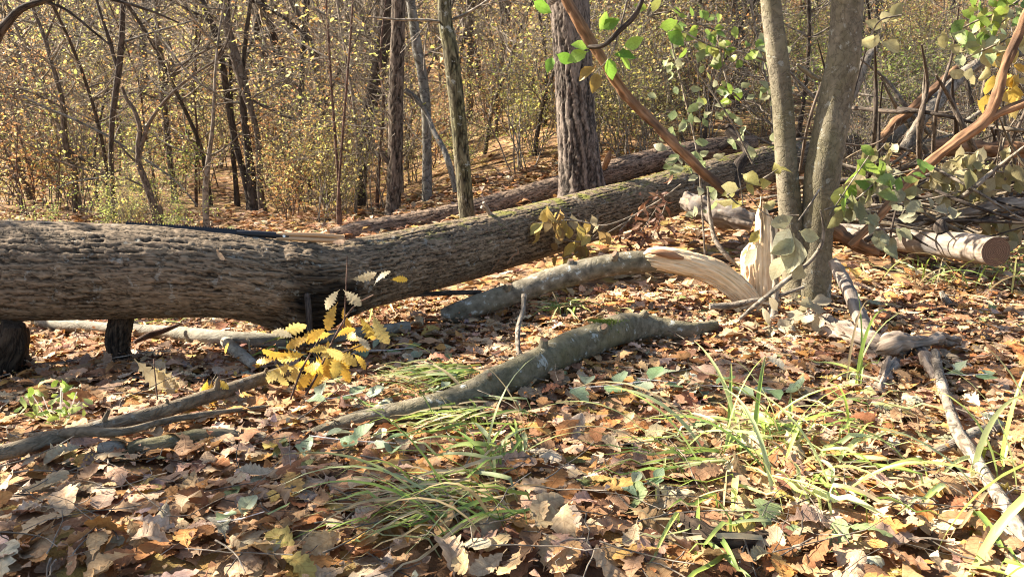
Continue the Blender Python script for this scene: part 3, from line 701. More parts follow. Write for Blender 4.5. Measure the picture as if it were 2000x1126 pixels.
    root = thing('rotten_wood', G(1700, 690), 'grey weathered rotten wood slab in the leaves below the slanting stick', 'wood')
    pts, rad = grounded([(1565, 628, 10), (1600, 645, 28), (1660, 672, 36), (1710, 692, 36), (1765, 712, 16)], 100, .8)
    mb = MB(); tube(mb, pts, rad, 40, bark_fibre(41, .042)); mb.obj('slab', M['rotten'], root)
    root = thing('bark_slab', G(1790, 710), 'brown flaking slab of loose bark lying on the grey rotten wood', 'bark')
    pts, rad = grounded([(1706, 712, 10), (1740, 709, 26), (1790, 704, 22), (1830, 696, 20), (1872, 690, 6)], 90, 2.8)
    mb = MB(); tube(mb, pts, rad, 36, bark_fibre(43, .042)); mb.obj('slab', M['rotten'], root)
    pts, rad = grounded([(1740, 725, 22), (1725, 755, 22), (1712, 785, 14)], 20, 1.2)
    mb = MB(); tube(mb, pts, rad, 20, bark_fibre(44, .02)); mb.obj('strip', M['rotten'], root)
    stick('forest_stick', [(1822, 716, 17), (1832, 770, 19), (1848, 830, 20), (1868, 885, 24), (1895, 930, 24), (1925, 975, 22), (1960, 1040, 26), (1995, 1100, 26), (2020, 1150, 26)], 'long bent grey stick running down the right edge to the corner', 'stick', 'twig', on_ground=True, n=90, k=14, soft=.3, lift=2.2, capmat='end_pale')
    stick('forest_stick', [(1780, 690, 20), (1810, 730, 25), (1840, 780, 18)], 'short flaking grey stick under the bark slab, pointing down', 'stick', 'rotten', on_ground=True, n=40, k=18, soft=.8, lift=1.0, fibre=True)
    stick('forest_stick', [(1820, 905, 10), (1850, 898, 20), (1900, 880, 26), (1945, 862, 18)], 'stubby side piece crossing the bent stick among the leaves', 'stick', 'twig', on_ground=True, n=30, k=10, soft=.3, lift=1.6)
    stick('rotten_chunk', [(1318, 1045, 16), (1345, 1062, 36), (1390, 1088, 40), (1440, 1098, 30), (1500, 1085, 12)], 'blackened crumbling wood chunk in the leaves at the bottom edge', 'wood', 'darkened', on_ground=True, n=70, k=28, soft=1.1, lift=1.2, fibre=True)
    # root mass at the left edge
    root = thing('rotten_stump', W(0, 730, 2.9), 'black rotten stump under the big trunk at the left edge', 'stump')
    rng = np.random.default_rng(77)
    for i in range(14):
        x = -230 + i * 20 + rng.normal(0, 6); t = rng.uniform(628, 655); b = rng.uniform(735, 760)
        d = 3.0 + rng.uniform(-.08, .12)
        pts, rad = keyed([(x + rng.normal(0, 12), t, rng.uniform(30, 50), d), (x + rng.normal(0, 5), (t + b) / 2, rng.uniform(45, 65), d), (x + rng.normal(0, 18), b, rng.uniform(40, 60), d)], 26)
        mb = MB(); tube(mb, pts, rad, 30, bark_fibre(60 + i, .022, 70)); mb.obj('root_lump', M['darkened'], root)
    # logs and boughs seen behind on the right
    stick('peeled_log', [(1335, 392, 30, 5.0), (1380, 408, 44, 4.9), (1430, 425, 42, 4.8), (1470, 435, 30, 4.75)], 'pale peeled log lying behind the broken stump', 'log', 'peeled', n=60, k=26, soft=.5, fibre=True)
    S = [('leaning_branch', [(1090, -40, 19.1, 3.9), (1112, 12, 19.7, 3.9), (1160, 90, 19.1, 3.9), (1220, 180, 18.5, 3.9), (1280, 245, 17.8, 3.9), (1340, 305, 17.8, 3.9), (1395, 355, 17.2, 3.9), (1440, 388, 14.0, 3.9)], 'bare orange barkless branch leaning diagonally in front of the oak', 'branch', 'orange', 14),
         ('leaning_pole', [(1648, 415, 12, 6.3), (1690, 330, 17, 6.3), (1730, 260, 18, 6.3), (1790, 205, 17, 6.3), (1870, 132, 12, 6.3)], 'slim peeled orange pole slanting up behind the twin trunks', 'pole', 'orange', 10),
         ('fallen_bough', [(1720, 292, 26, 6.6), (1750, 258, 27, 6.6), (1800, 205, 24, 6.7), (1860, 160, 22, 6.8), (1930, 115, 18, 7.0), (2020, 98, 16, 7.2)], 'dark grey bough slanting up through the brush pile', 'branch', 'trunk_grey', 10),
         ('fallen_bough', [(1765, 292, 20, 6.2), (1800, 235, 22, 6.2), (1845, 185, 22, 6.3), (1900, 130, 20, 6.4), (1970, 100, 14, 6.6)], 'lichen-grey bough right of the dark one in the brush pile', 'branch', 'twig', 10),
         ('fallen_bough', [(1640, 220, 16, 6.8), (1665, 180, 20, 6.8), (1690, 120, 18, 6.8), (1710, 95, 12, 6.8)], 'short snapped bough standing just right of twin trunks', 'branch', 'twig', 10),
         ('barkless_log', [(1820, 290, 30, 5.9), (1880, 289, 30, 5.8), (1930, 291, 28, 5.7), (2010, 293, 28, 5.6), (2120, 300, 28, 5.5)], 'orange barkless log with flaking rings at the right edge', 'log', 'orange', 16),
         ('fallen_bough', [(1830, 425, 16, 4.9), (1900, 412, 24, 4.9), (1960, 402, 26, 4.9), (2060, 398, 26, 4.9)], 'flaky brown bough lying above the sawn log', 'branch', 'rotten', 12),
         ('fallen_bough', [(1740, 395, 10, 5.1), (1800, 388, 12, 5.1), (1880, 380, 14, 5.05), (1960, 395, 10, 5.0)], 'thin black bough lying across behind the sawn log', 'branch', 'trunk_dark', 8),
         ('fallen_bough', [(1690, 470, 12, 4.75), (1740, 440, 14, 4.8), (1810, 425, 14, 4.8), (1900, 432, 12, 4.8), (2020, 412, 12, 4.8)], 'thin dark bough resting along the top of the sawn log', 'branch', 'trunk_dark', 8),
         ('fallen_bough', [(1430, 395, 20, 5.6), (1440, 330, 24, 5.7), (1460, 295, 20, 5.8), (1420, 255, 16, 5.9)], 'dark gnarled root-like bough behind the orange leaning branch', 'branch', 'trunk_dark', 10),
         ('bent_twig', [(1388, 674, 5, 3.45), (1450, 618, 7, 3.5), (1520, 560, 9, 3.55), (1580, 512, 9, 3.6), (1605, 475, 8, 3.6), (1608, 440, 6, 3.6), (1602, 410, 4, 3.6)], 'thin dark twig slanting across the foot of the broken stump', 'twig', 'twig', 8),
         ('bent_twig', [(1386, 598, 12, 3.6), (1425, 597, 13, 3.6), (1468, 588, 10, 3.6), (1520, 578, 8, 3.62), (1570, 560, 6, 3.65)], 'short level stick in front of the broken stump', 'twig', 'twig', 10),
         ('bent_twig', [(1508, 440, 11, 3.62), (1512, 500, 11, 3.62), (1515, 545, 10, 3.62), (1512, 590, 14, 3.6), (1505, 640, 20, 3.55), (1490, 670, 14, 3.52)], 'upright lichened twig standing against the broken stump', 'twig', 'twig', 10),
         ('bent_twig', [(1515, 660, 8, 3.5), (1545, 635, 10, 3.5), (1580, 615, 6, 3.5)], 'little dark twig leaning on leaves at the stump foot', 'twig', 'twig', 8),
         ('bent_twig', [(1382, 365, 4, 4.3), (1388, 430, 9, 4.3), (1398, 470, 10, 4.25), (1420, 500, 10, 4.2), (1440, 520, 5, 4.2)], 'crooked twig standing left of the broken stump', 'twig', 'twig', 8),
         ('bent_twig', [(1024, 575, 10, 3.25), (1022, 605, 9, 3.2), (1012, 640, 9, 3.12), (1012, 680, 9, 3.0), (1020, 700, 7, 2.96), (1004, 730, 5, 2.9)], 'crooked grey twig hooked upright between broken stem and curved bough', 'twig', 'twig', 8),
         ('bent_twig', [(1010, 690, 6, 3.0), (1022, 705, 6, 2.95), (1018, 722, 5, 2.92), (1000, 738, 4, 2.88)], 'small forked grey twig lying at the hooked twig base', 'twig', 'twig', 6),
         ('bent_twig', [(805, 576, 7, 3.7), (870, 572, 9, 3.75), (940, 570, 8, 3.8)], 'thin dark twig lying level under the big trunk', 'twig', 'trunk_dark', 6),
         ('bent_twig', [(1838, 570, 10, 3.9), (1850, 590, 14, 3.85), (1870, 610, 13, 3.8), (1900, 625, 8, 3.75)], 'bent grey twig lying in shade below the sawn log', 'twig', 'twig', 8),
         ('bent_twig', [(1660, 590, 4, 3.8), (1580, 300, 3, 3.8), (1500, 200, 3, 3.8)], '', '', '', 0)]
    for i, (nm, ks, lab, cat, mt, k) in enumerate(S):
        if k: stick(nm, ks, lab, cat, mt, k=int(k * 1.6), n=120, soft=.5, seed=100 + i, fibre=mt in ('orange', 'rotten', 'trunk_grey'))
    # branch that comes in from the right edge and forks
    root = thing('leaning_branch', W(1600, 500, 4.0), 'forked orange branch rising from the twin trunks to the right edge', 'branch')
    pts, rad = keyed([(1660, 480, 13.4, 3.9), (1720, 420, 16.0, 3.9), (1785, 345, 18.7, 3.9), (1850, 290, 20.1, 3.9), (1920, 238, 22.1, 3.9), (1945, 195, 20.1, 3.9), (1960, 140, 18.0, 3.9), (1985, 80, 16.0, 3.9), (2015, 0, 14.7, 3.9), (2040, -80, 13.4, 3.9)], 120)
    mb = MB(); tube(mb, pts, rad, 26, bark_fibre(71, .010)); mb.obj('branch', M['orange'], root)
    pts, rad = keyed([(1925, 236, 17.4, 3.9), (1960, 218, 15.4, 3.88), (2010, 198, 14.1, 3.85), (2090, 165, 12.7, 3.8)], 40)
    mb = MB(); tube(mb, pts, rad, 22, bark_fibre(72, .009)); mb.obj('fork', M['orange'], root)
build_ground_wood()

def build_brush():
    rng = np.random.default_rng(88)
    for i in range(96):
        x = rng.uniform(1590, 2060); y = rng.uniform(170, 440); d = rng.uniform(4.7, 8.2) - (y - 300) * .003; L = rng.uniform(120, 330) ; a = rng.choice([rng.normal(.85, .25), rng.normal(.15, .25), rng.normal(1.5, .2), rng.normal(2.3, .3)])
        dx, dy = math.cos(a) * L / 2, -math.sin(a) * L / 2; wd = rng.uniform(3, 12)
        ks = [(x - dx, y - dy, wd, d + .3), (x - dx * .3 + rng.normal(0, 8), y - dy * .3 + rng.normal(0, 8), wd, d), (x + dx * .4 + rng.normal(0, 8), y + dy * .4 + rng.normal(0, 8), wd * .7, d), (x + dx, y + dy, wd * .35, d - .2)]
        stick('dead_stick', ks, '%s %s %s %s' % (('thick' if wd > 9 else 'thin'), ['blackish', 'grey', 'brown', 'pale grey', 'dark'][i % 5], ('upright brush-pile stick' if abs(math.sin(a)) > .85 else 'level brush-pile stick' if abs(math.sin(a)) < .35 else 'brush-pile stick slanting rightwards' if math.cos(a) > 0 else 'brush-pile stick slanting leftwards'), ('just right of twin trunks' if x < 1720 else 'amid the pile' if x < 1870 else 'near the right edge') + (', high up' if y < 250 else ', half way up' if y < 340 else ', low down')), 'stick', ['trunk_dark', 'twig', 'branch', 'twig', 'trunk_brown'][i % 5], k=7, n=24, soft=.3, seed=500 + i, group='sticks of the brush pile')
    for i in range(72):
        x = rng.uniform(1600, 2060); y = rng.uniform(345, 465); d = rng.uniform(4.6, 6.2) - (y - 400) * .008; L = rng.uniform(120, 330); a = rng.normal(0, .28); dx, dy = math.cos(a) * L / 2, -math.sin(a) * L / 2; wd = rng.uniform(3, 8)
        ks = [(x - dx, y - dy, wd, d + .2), (x - dx * .3 + rng.normal(0, 5), y - dy * .3 + rng.normal(0, 7), wd, d), (x + dx * .4 + rng.normal(0, 5), y + dy * .4 + rng.normal(0, 7), wd * .8, d), (x + dx, y + dy, wd * .4, d - .15)]
        stick('dead_stick', ks, '%s %s twig lying behind the sawn log, %s' % (('thicker' if wd > 5.5 else 'thin'), ['blackish', 'grey', 'brown'][i % 3], ('close to twin trunks' if x < 1740 else 'above the middle of the log' if x < 1880 else 'near the right edge') + (', tilted up' if a > .18 else ', tilted down' if a < -.18 else ', level')), 'twig', ['trunk_dark', 'twig', 'branch'][i % 3], k=6, n=20, soft=.3, seed=700 + i, group='twigs behind the sawn log')
    mb = MB()
    for i in range(420):       # broken twigs too small to pick apart
        px, py = rng.uniform(-40, 2040), 470 + rng.random() ** .7 * 680; g = G(px, py)
        if g.y > 12: continue
        a = rng.random() * 6.283; L = rng.uniform(.05, .28); p = np.array(g) + (0, 0, .05 + rng.random() * .025); pts = [p]; d = np.array([math.cos(a), math.sin(a), rng.normal(0, .15)])
        for q in range(5): d = d + rng.normal(0, .16, 3) * (1, 1, .6); d /= np.linalg.norm(d); pts.append(pts[-1] + d * L / 5)
        r = rng.uniform(.0008, .0028); tube(mb, pts, np.linspace(r, r * .5, 6), 5, col=np.array([1, 1, 1]) * rng.uniform(.5, 1.5))
    o = mb.obj('twig_litter', M['twig'], ground); o['kind'] = 'stuff'
build_brush()

# ------------------------------------------------------------------ saw on the log
def build_saw():
    root = thing('pruning_saw', W(560, 465, 3.2), 'hand saw with black toothed blade and slim wooden handle lying on the trunk', 'saw')
    # blade: thin strip, teeth along its upper edge
    a, b = W(246, 436, 3.11), W(478, 456, 3.18)
    mb = MB(); n = 64; th = np.array([0, .0012, 0]); V = []; 
    ax = np.array(b - a); L = np.linalg.norm(ax); ax /= L; up = np.array([0, .35, .94])
    for i in range(n + 1):
        f = i / n; p = np.array(a) + ax * L * f; hgt = .004 + .011 * f
        V += [p - up * .012 - th, p + up * (hgt + .0) - th, p - up * .012 + th, p + up * hgt + th]
    Q = []
    for i in range(n):
        o = i * 4; Q += [(o, o + 4, o + 5, o + 1), (o + 2, o + 3, o + 7, o + 6), (o + 1, o + 5, o + 7, o + 3)]
    mb.add(V, Q=Q); mb.obj('blade', M['steel'], root, smooth=False)
    mb = MB(); nt_ = 46
    for i in range(nt_):
        f = (i + .2) / nt_ ; p = np.array(a) + ax * L * f + up * (.004 + .011 * f - .001); wd = L / nt_ * .42
        q = p + ax * wd * 2
        mb.add([p - th, q - th, (p + q) / 2 + up * .0075, p + th, q + th], T=[(0, 1, 2), (4, 3, 2), (1, 4, 2), (3, 0, 2)])
    mb.obj('teeth', M['steel'], root, smooth=False)
    mb = MB(); pts, rad = keyed([(462, 454, 8, 3.17), (480, 456, 13, 3.18), (520, 458, 13, 3.2), (560, 461, 13, 3.22), (566, 461, 10, 3.22)], 20)
    tube(mb, pts, rad, 12); mb.obj('ferrule', M['steel'], root)
    for ys, wd, dz in (((455, 456, 458, 460), 8, .012), ((463, 465, 467, 468), 9, 0)):
        pts, rad = keyed([(540, ys[0] + 2, wd * .8, 3.205), (560, ys[0] + 2, wd, 3.215), (600, ys[1] + 2, wd * 1.1, 3.24), (640, ys[2] + 2, wd * 1.1, 3.27), (668, ys[3] + 2, wd * .8, 3.3), (673, ys[3] + 3, wd * .3, 3.305)], 40)
        mb = MB(); tube(mb, pts, rad, 12); mb.obj('handle_bar', M['handle'], root)
    pts, rad = keyed([(655, 465, 6, 3.285), (667, 468, 13, 3.3), (674, 469, 6, 3.305)], 10); mb = MB(); tube(mb, pts, rad, 12); mb.obj('handle_end', M['handle'], root)
    pts, rad = keyed([(554, 461, 5, 3.2), (555, 461, 5, 3.192)], 3); mb = MB(); tube(mb, pts, rad, 10); mb.obj('rivet', M['rivet'], root)
build_saw()

# ------------------------------------------------------------------ trees
def grow(rng, out, p, d, L, r, lev, wig=.28, up=.12, kids=(4, 6), ang=(.5, 1.1), minr=.0016, start=.25):
    n = max(4, int(L / .12)); n = min(n, 14)
    pts = [np.array(p, float)]; d = np.array(d, float); d /= np.linalg.norm(d)
    for i in range(n):
        d = d + rng.normal(0, wig, 3) * .5 + np.array([0, 0, up * .3]); d /= np.linalg.norm(d)
        pts.append(pts[-1] + d * L / n)
    rad = np.linspace(r, max(r * .3, minr), n + 1)
    pts = np.array(pts); out.append((pts, rad, lev))
    if lev <= 0: return
    for c in range(rng.integers(*kids)):
        i = int(rng.uniform(start, .98) * n); t = pts[min(i + 1, n)] - pts[i]; t /= np.linalg.norm(t)
        v = rng.normal(0, 1, 3); v -= t * v.dot(t); v /= np.linalg.norm(v) + 1e-9; a = rng.uniform(*ang)
        grow(rng, out, pts[i], t * math.cos(a) + v * math.sin(a), L * rng.uniform(.4, .65), rad[i] * rng.uniform(.45, .7), lev - 1, wig, up, kids, ang, minr, start)

SMALL = [leaf_tmpl(OVAL, 4, NR, .3, .3, .03, False) for _ in range(6)]
SMALLR = [leaf_tmpl(ROUND, 5, NR, .25, .25, .03, False) for _ in range(6)]
FARL = [leaf_tmpl(OVAL, 3, NR, .25, .25, .0, False) for _ in range(4)]
PALS = {
    'yellow': np.array([(.68, .55, .14), (.60, .51, .17), (.52, .51, .14), (.72, .61, .28), (.62, .40, .14), (.46, .49, .13)]),
    'green': np.array([(.32, .42, .08), (.42, .50, .11), (.26, .36, .08), (.52, .52, .13), (.46, .48, .18)]),
    'ochre': np.array([(.52, .31, .11), (.50, .25, .09), (.60, .42, .18), (.40, .22, .11), (.58, .46, .20), (.55, .27, .12)]),
    'olive': np.array([(.50, .47, .18), (.57, .50, .22), (.42, .44, .15), (.63, .54, .25), (.56, .39, .17), (.64, .56, .31), (.48, .55, .16)])}
def foliage(mb, tw, rng, count, size, pal, tm, mat=1, spread=.05):
    segs = [t for t in tw if t[2] <= 1] or tw
    wl = np.array([len(s[0]) for s in segs], float); wl /= wl.sum()
    pos = []
    for i in rng.choice(len(segs), count, p=wl):
        pts = segs[i][0]; f = rng.uniform(.15, 1) * (len(pts) - 1); a = int(min(f, len(pts) - 2)); q = pts[a] + (pts[a + 1] - pts[a]) * (f - a)
        pos.append(q + rng.normal(0, spread, 3))
    pos = np.array(pos); n = len(pos); P = PALS[pal]
    cols = np.clip(P[rng.integers(0, len(P), n)] * rng.normal(1, .18, (n, 1)).clip(.5, 1.5), .01, .75)
    scatter_leaves(mb, tm, pos, rng.random(n) * 6.283, np.abs(rng.normal(0, .8, n)).clip(0, 2), rng.random(n) * 6.283, rng.uniform(size * .6, size * 1.25, n), cols, mat)
def add_twigs(mb, tw, mat=0, k0=6):
    for pts, rad, lev in tw: tube(mb, pts, rad, {0: 3, 1: 4}.get(lev, k0), mat=mat, cap=(False, False), col=(1, 1, 1))

def make_tree(name, keys, d, matn, label, seed, top=8.0, forks=(), k=14, disp=None, nb=8, leaves=500, lsize=.05, pal='yellow', group=None, lowtwigs=4, twigmat='twig', n=90, cat='tree', blen=1.5, bstart=None, far=False):
    """keys run from the top of the frame down to the foot"""
    rng = np.random.default_rng(seed)
    P = [(*W(a, b, (q[0] if q else d)), wd / 2 * pxm(a, b, d)) for a, b, wd, *q in keys][::-1]
    b = np.array(P[0]); gz = Hs(b[0], b[1])
    foot = np.array([b[0], b[1], min(gz - .08, b[2] - .1), b[3] * 1.35])
    if b[2] > gz + .05: P.insert(0, tuple(foot))
    t = np.array(P[-1]); pv = np.array(P[-2]); dr = t[:3] - pv[:3]; dr /= np.linalg.norm(dr); z0 = t[2]
    if top > z0:
        q = t[:3].copy(); steps = 6
        for i in range(steps):
            dr = dr * .75 + np.array([rng.normal(0, .09), rng.normal(0, .09), .3]); dr /= np.linalg.norm(dr)
            q = q + dr * (top - z0) / steps; P.append((*q, max(t[3] * (1 - .85 * (i + 1) / steps), .006)))
    A = catmull(P, n); pts, rad = A[:, :3], np.abs(A[:, 3])
    root = thing(name, (pts[0][0], pts[0][1], gz), label, cat, group)
    mb = MB(); tube(mb, pts, rad, k, disp or bark_soft(seed, rad.mean() * .16, 12)); mb.obj('trunk', M[matn], root)
    for fk in forks:
        fp, fr = keyed([(q[0], q[1], q[2], q[3] if len(q) > 3 else d) for q in fk], 40); mb = MB(); tube(mb, fp, fr, max(6, k // 2), bark_soft(seed + 3, fr.mean() * .16, 12)); mb.obj('limb', M[matn], root)
    tw = []
    vis = .95 + d * .16
    for i in range(nb):
        z = rng.uniform(max(vis, z0 * .8) if bstart is None else bstart, top * .97)
        j = int(np.argmin(np.abs(pts[:, 2] - z))); a = rng.random() * 6.283
        grow(rng, tw, pts[j], (math.cos(a), math.sin(a), rng.uniform(.2, .9)), blen * rng.uniform(.6, 1.3) * (1.1 - .5 * z / top), rad[j] * .55 + .004, 2)
    for i in range(lowtwigs):
        z = gz + rng.uniform(.6, vis - gz); j = int(np.argmin(np.abs(pts[:, 2] - z))); a = rng.random() * 6.283
        grow(rng, tw, pts[j], (math.cos(a), math.sin(a), rng.uniform(-.1, .8)), rng.uniform(.5, 1.1), min(.012, rad[j] * .35), 1)
    if tw:
        mb = MB(); add_twigs(mb, tw); 
        if leaves: foliage(mb, tw, rng, leaves, lsize, pal, FARL if far else SMALL)
        mb.obj('crown', [M[twigmat], M['smallleaf']], root)
    return root

def shade_tree(xy, r, top, cb, nb, blen, leaves, label, seed, forks):
    rng = np.random.default_rng(seed); x, y = xy; g = Hs(x, y); root = thing('tree', (x, y, g), label, 'tree')
    A = catmull([(x, y, g - .1, r * 1.4), (x + .03, y, g + top * .3, r), (x - .04, y + .05, g + top * .65, r * .7), (x, y, g + top, r * .2)], 40)
    mb = MB(); tube(mb, A[:, :3], np.abs(A[:, 3]), 14, bark_soft(seed, r * .15)); mb.obj('trunk', M['trunk_brown'], root)
    for fk in forks:
        fp, fr = keyed(fk, 60); mb = MB(); tube(mb, fp, fr, 10, bark_soft(seed + 3, fr.mean() * .16, 12)); mb.obj('limb', M['trunk_dark'], root)
    tw = []
    for i in range(nb):
        z = rng.uniform(cb, top * .98); j = int(np.argmin(np.abs(A[:, 2] - g - z))); a = i * 2.4 + rng.normal(0, .3)
        grow(rng, tw, A[j, :3], (math.cos(a), math.sin(a), rng.uniform(-.05, .35)), blen * rng.uniform(.7, 1.15), r * .45, 2, up=.03)
    mb = MB(); add_twigs(mb, tw); foliage(mb, tw, rng, leaves, .085, 'ochre', SMALL); mb.obj('crown', [M['twig'], M['smallleaf']], root)

def build_trees():
    make_tree('oak_tree', [(1106, -40, 80), (1112, 0, 77), (1119, 120, 75), (1126, 240, 77), (1132, 320, 84), (1137, 372, 96), (1138, 400, 112)], 6.8, 'oak_tree', 'stout upright oak with furrowed bark, standing between the two fallen trunks', 201, 10, k=130, n=620, disp=bark_cells(33, .32, .050, .013, .55), nb=9, leaves=180, lowtwigs=0, pal='ochre', blen=2.0)
    make_tree('tree', [(868, -10, 26), (880, 100, 30), (892, 200, 31), (903, 320, 31), (912, 420, 31), (916, 460, 34)], 5.6, 'trunk_moss', 'slim lichen-speckled trunk leaning just behind the big fallen trunk', 202, 8, k=40, n=260, disp=bark_cells(34, .06, .03, .003, .45), nb=6, leaves=150, lowtwigs=3)
    make_tree('tree', [(778, -20, 27), (776, 100, 28), (773, 200, 29), (772, 320, 29), (768, 400, 30), (766, 430, 36)], 7.9, 'trunk_brown', 'straight dark brown trunk with flaky bark behind the thinner fallen trunk', 203, 9, k=44, n=300, disp=bark_cells(35, .10, .045, .008, .45), nb=7, leaves=180, lowtwigs=2, forks=[[(764, 322, 12), (752, 308, 10), (742, 292, 7)]])
    make_tree('tree', [(800, -20, 17), (805, 20, 18), (814, 90, 20), (824, 140, 20), (832, 210, 19), (834, 300, 18), (834, 402, 21), (834, 420, 24)], 8.3, 'trunk_grey', 'smooth pale grey trunk between the brown and the lichen-speckled trunks', 204, 8, k=16, nb=5, leaves=156, lowtwigs=3, forks=[[(216, 268, 5), (150, 236, 5), (80, 206, 4), (40, 186, 3)], [(220, 272, 5), (300, 322, 5), (350, 360, 4), (385, 402, 3)], [(236, 84, 5), (300, 63, 4), (385, 38, 3)], [(218, 345, 4), (160, 352, 4), (112, 366, 3)], [(790, 175, 11, 8.1), (815, 195, 11, 8.1), (835, 225, 9, 8.1), (848, 258, 10, 8.0), (866, 290, 11, 7.9), (880, 330, 12, 7.8), (890, 375, 10, 7.8)]])
    make_tree('tree', [(762, -20, 32), (752, 60, 30), (738, 140, 28), (720, 230, 26), (708, 320, 22), (704, 400, 22)], 9.2, 'trunk_dark', 'dark leaning trunk behind the straight brown one', 205, 9, k=16, nb=6, leaves=180, lowtwigs=6)
    make_tree('tree', [(917, -10, 14), (919, 90, 14), (918, 190, 14), (917, 260, 15)], 13.5, 'trunk_brown', 'small distant brown trunk above the lichen-speckled trunk', 206, 9, k=10, nb=6, leaves=156, lowtwigs=8, pal='yellow')
    make_tree('tree', [(990, -10, 17), (988, 60, 15), (980, 110, 10), (973, 190, 9), (966, 290, 8)], 12.5, 'trunk_brown', 'thin distant trunk left of the furrowed oak', 207, 8, k=10, nb=6, leaves=156, lowtwigs=8, forks=[[(973, 220, 5), (982, 100, 8), (978, 0, 10)]])
    make_tree('twin_tree', [(1503, -60, 37), (1505, 0, 38), (1517, 100, 40), (1528, 200, 41), (1537, 330, 42), (1546, 440, 46), (1556, 540, 54), (1558, 575, 66), (1558, 612, 80)], 4.0, 'twin', 'twin-trunked smooth grey tree behind the broken stump', 208, 7, k=40, n=200, nb=6, leaves=156, lsize=.07, pal='green', lowtwigs=0, bstart=3.4,
              forks=[[(1662, -300, 50, 3.9), (1658, -120, 58, 3.9), (1655, 0, 61, 3.92), (1649, 100, 62, 3.93), (1630, 200, 64, 3.94), (1611, 310, 65, 3.95), (1601, 400, 65, 3.97), (1592, 480, 66, 3.98), (1585, 550, 70, 3.98), (1580, 590, 80, 3.98), (1578, 625, 96, 3.98)], [(1606, 158, 6), (1580, 145, 8), (1560, 130, 6)], [(1598, 155, 5, 3.8), (1575, 138, 7, 3.8), (1556, 126, 5, 3.8)]])
    # the thicket on the left
    make_tree('sapling', [(240, -30, 8), (239, 40, 10), (236, 100, 11), (230, 150, 12), (226, 180, 11), (219, 235, 10), (217, 320, 9), (222, 390, 10), (226, 450, 12)], 7.5, 'trunk_dark', 'dark wavy sapling with a high fork, standing left behind the trunk', 210, 5, k=12, n=120, nb=4, leaves=120, lowtwigs=4, forks=[[(231, 140, 8), (222, 110, 7), (214, 80, 8), (204, 50, 6), (190, 5, 5), (180, -40, 4)]])
    make_tree('sapling', [(422, 118, 4), (395, 135, 4), (360, 160, 5), (320, 200, 6), (292, 240, 7), (276, 285, 9), (270, 315, 12), (282, 350, 13), (296, 390, 14), (305, 430, 14), (308, 460, 18)], 7.2, 'trunk_brown', 'crooked forked sapling right of the dark wavy one', 211, 2.3, k=12, n=120, nb=2, leaves=60, lowtwigs=5, bstart=1.6, forks=[[(270, 315, 10), (270, 280, 10), (273, 250, 9), (262, 215, 8), (248, 195, 7), (238, 170, 6)], [(268, 318, 5), (248, 300, 5), (232, 280, 4)], [(313, 440, 10), (313, 415, 11), (310, 400, 8)], [(283, 365, 4), (262, 355, 4), (240, 345, 3)]])
    make_tree('tree', [(434, -30, 12), (438, 20, 14), (448, 70, 17), (462, 120, 20), (478, 175, 18), (492, 220, 12), (503, 265, 11), (507, 320, 12), (508, 370, 13), (516, 425, 17)], 9.2, 'trunk_brown', 'tall brown trunk of the clump, kinked high up, pale lower half', 212, 8, k=14, n=120, nb=6, leaves=210, lowtwigs=6, forks=[[(480, 190, 6), (560, 228, 6), (636, 252, 4), (690, 262, 3)], [(450, 80, 5), (380, 110, 4), (330, 150, 3)]])
    make_tree('tree', [(385, -20, 11), (405, 25, 14), (425, 80, 14), (438, 150, 13), (448, 210, 13), (460, 280, 13), (474, 330, 13), (488, 392, 16)], 9.6, 'trunk_dark', 'dark curved trunk left in the clump behind the saw', 213, 8, k=12, n=100, nb=5, leaves=180, lowtwigs=6, forks=[[(470, -10, 8), (530, 20, 7), (582, 56, 6), (622, 112, 4)], [(410, 40, 6), (350, 10, 5), (300, -20, 4)]])
    make_tree('tree', [(472, 170, 10), (476, 220, 13), (484, 290, 16), (492, 350, 19), (497, 400, 26)], 9.4, 'trunk_dark', 'short dark trunk in the middle of the clump', 214, 4.5, k=12, n=70, nb=4, leaves=150, lowtwigs=4)
    make_tree('tree', [(452, 200, 7), (455, 290, 9), (460, 350, 10), (464, 405, 13)], 9.9, 'trunk_dark', 'thinnest dark stem at the left of the clump', 215, 6, k=8, n=60, nb=4, leaves=150, lowtwigs=3)
    make_tree('sapling', [(420, 150, 5), (418, 200, 6), (414, 260, 8), (406, 320, 10), (402, 370, 12), (402, 420, 12), (406, 455, 14)], 7.0, 'twig', 'slender grey sapling with upswept twigs, left of the saw', 216, 3.6, k=10, n=70, nb=4, leaves=40, lowtwigs=6, bstart=1.2)
    make_tree('tree', [(303, -20, 10), (308, 60, 12), (314, 120, 13), (318, 180, 13), (325, 250, 12), (332, 310, 11), (340, 375, 12)], 10.2, 'trunk_brown', 'straight brown trunk above the crooked forked sapling', 217, 8, k=10, n=80, nb=6, leaves=180, lowtwigs=7, forks=[[(316, 165, 5), (360, 130, 4), (400, 60, 3)], [(320, 200, 4), (270, 180, 3), (230, 190, 3)], [(322, 180, 5), (336, 130, 7), (330, 80, 5)]])
    make_tree('tree', [(88, 75, 8), (100, 120, 8), (115, 170, 9), (123, 210, 10), (126, 260, 11), (132, 300, 13), (146, 340, 12), (146, 400, 10), (150, 440, 12)], 8.8, 'trunk_brown', 'forked brown sapling near the left edge with two upright arms', 218, 1.9, k=10, n=80, nb=2, leaves=60, lowtwigs=5, bstart=1.5, forks=[[(128, 290, 6), (190, 330, 5), (235, 352, 4)], [(122, 210, 4), (60, 180, 4), (10, 170, 3)], [(88, 78, 7), (78, 50, 7), (65, 18, 6), (55, -30, 6)], [(88, 78, 6), (102, 45, 5), (118, -10, 5)]])
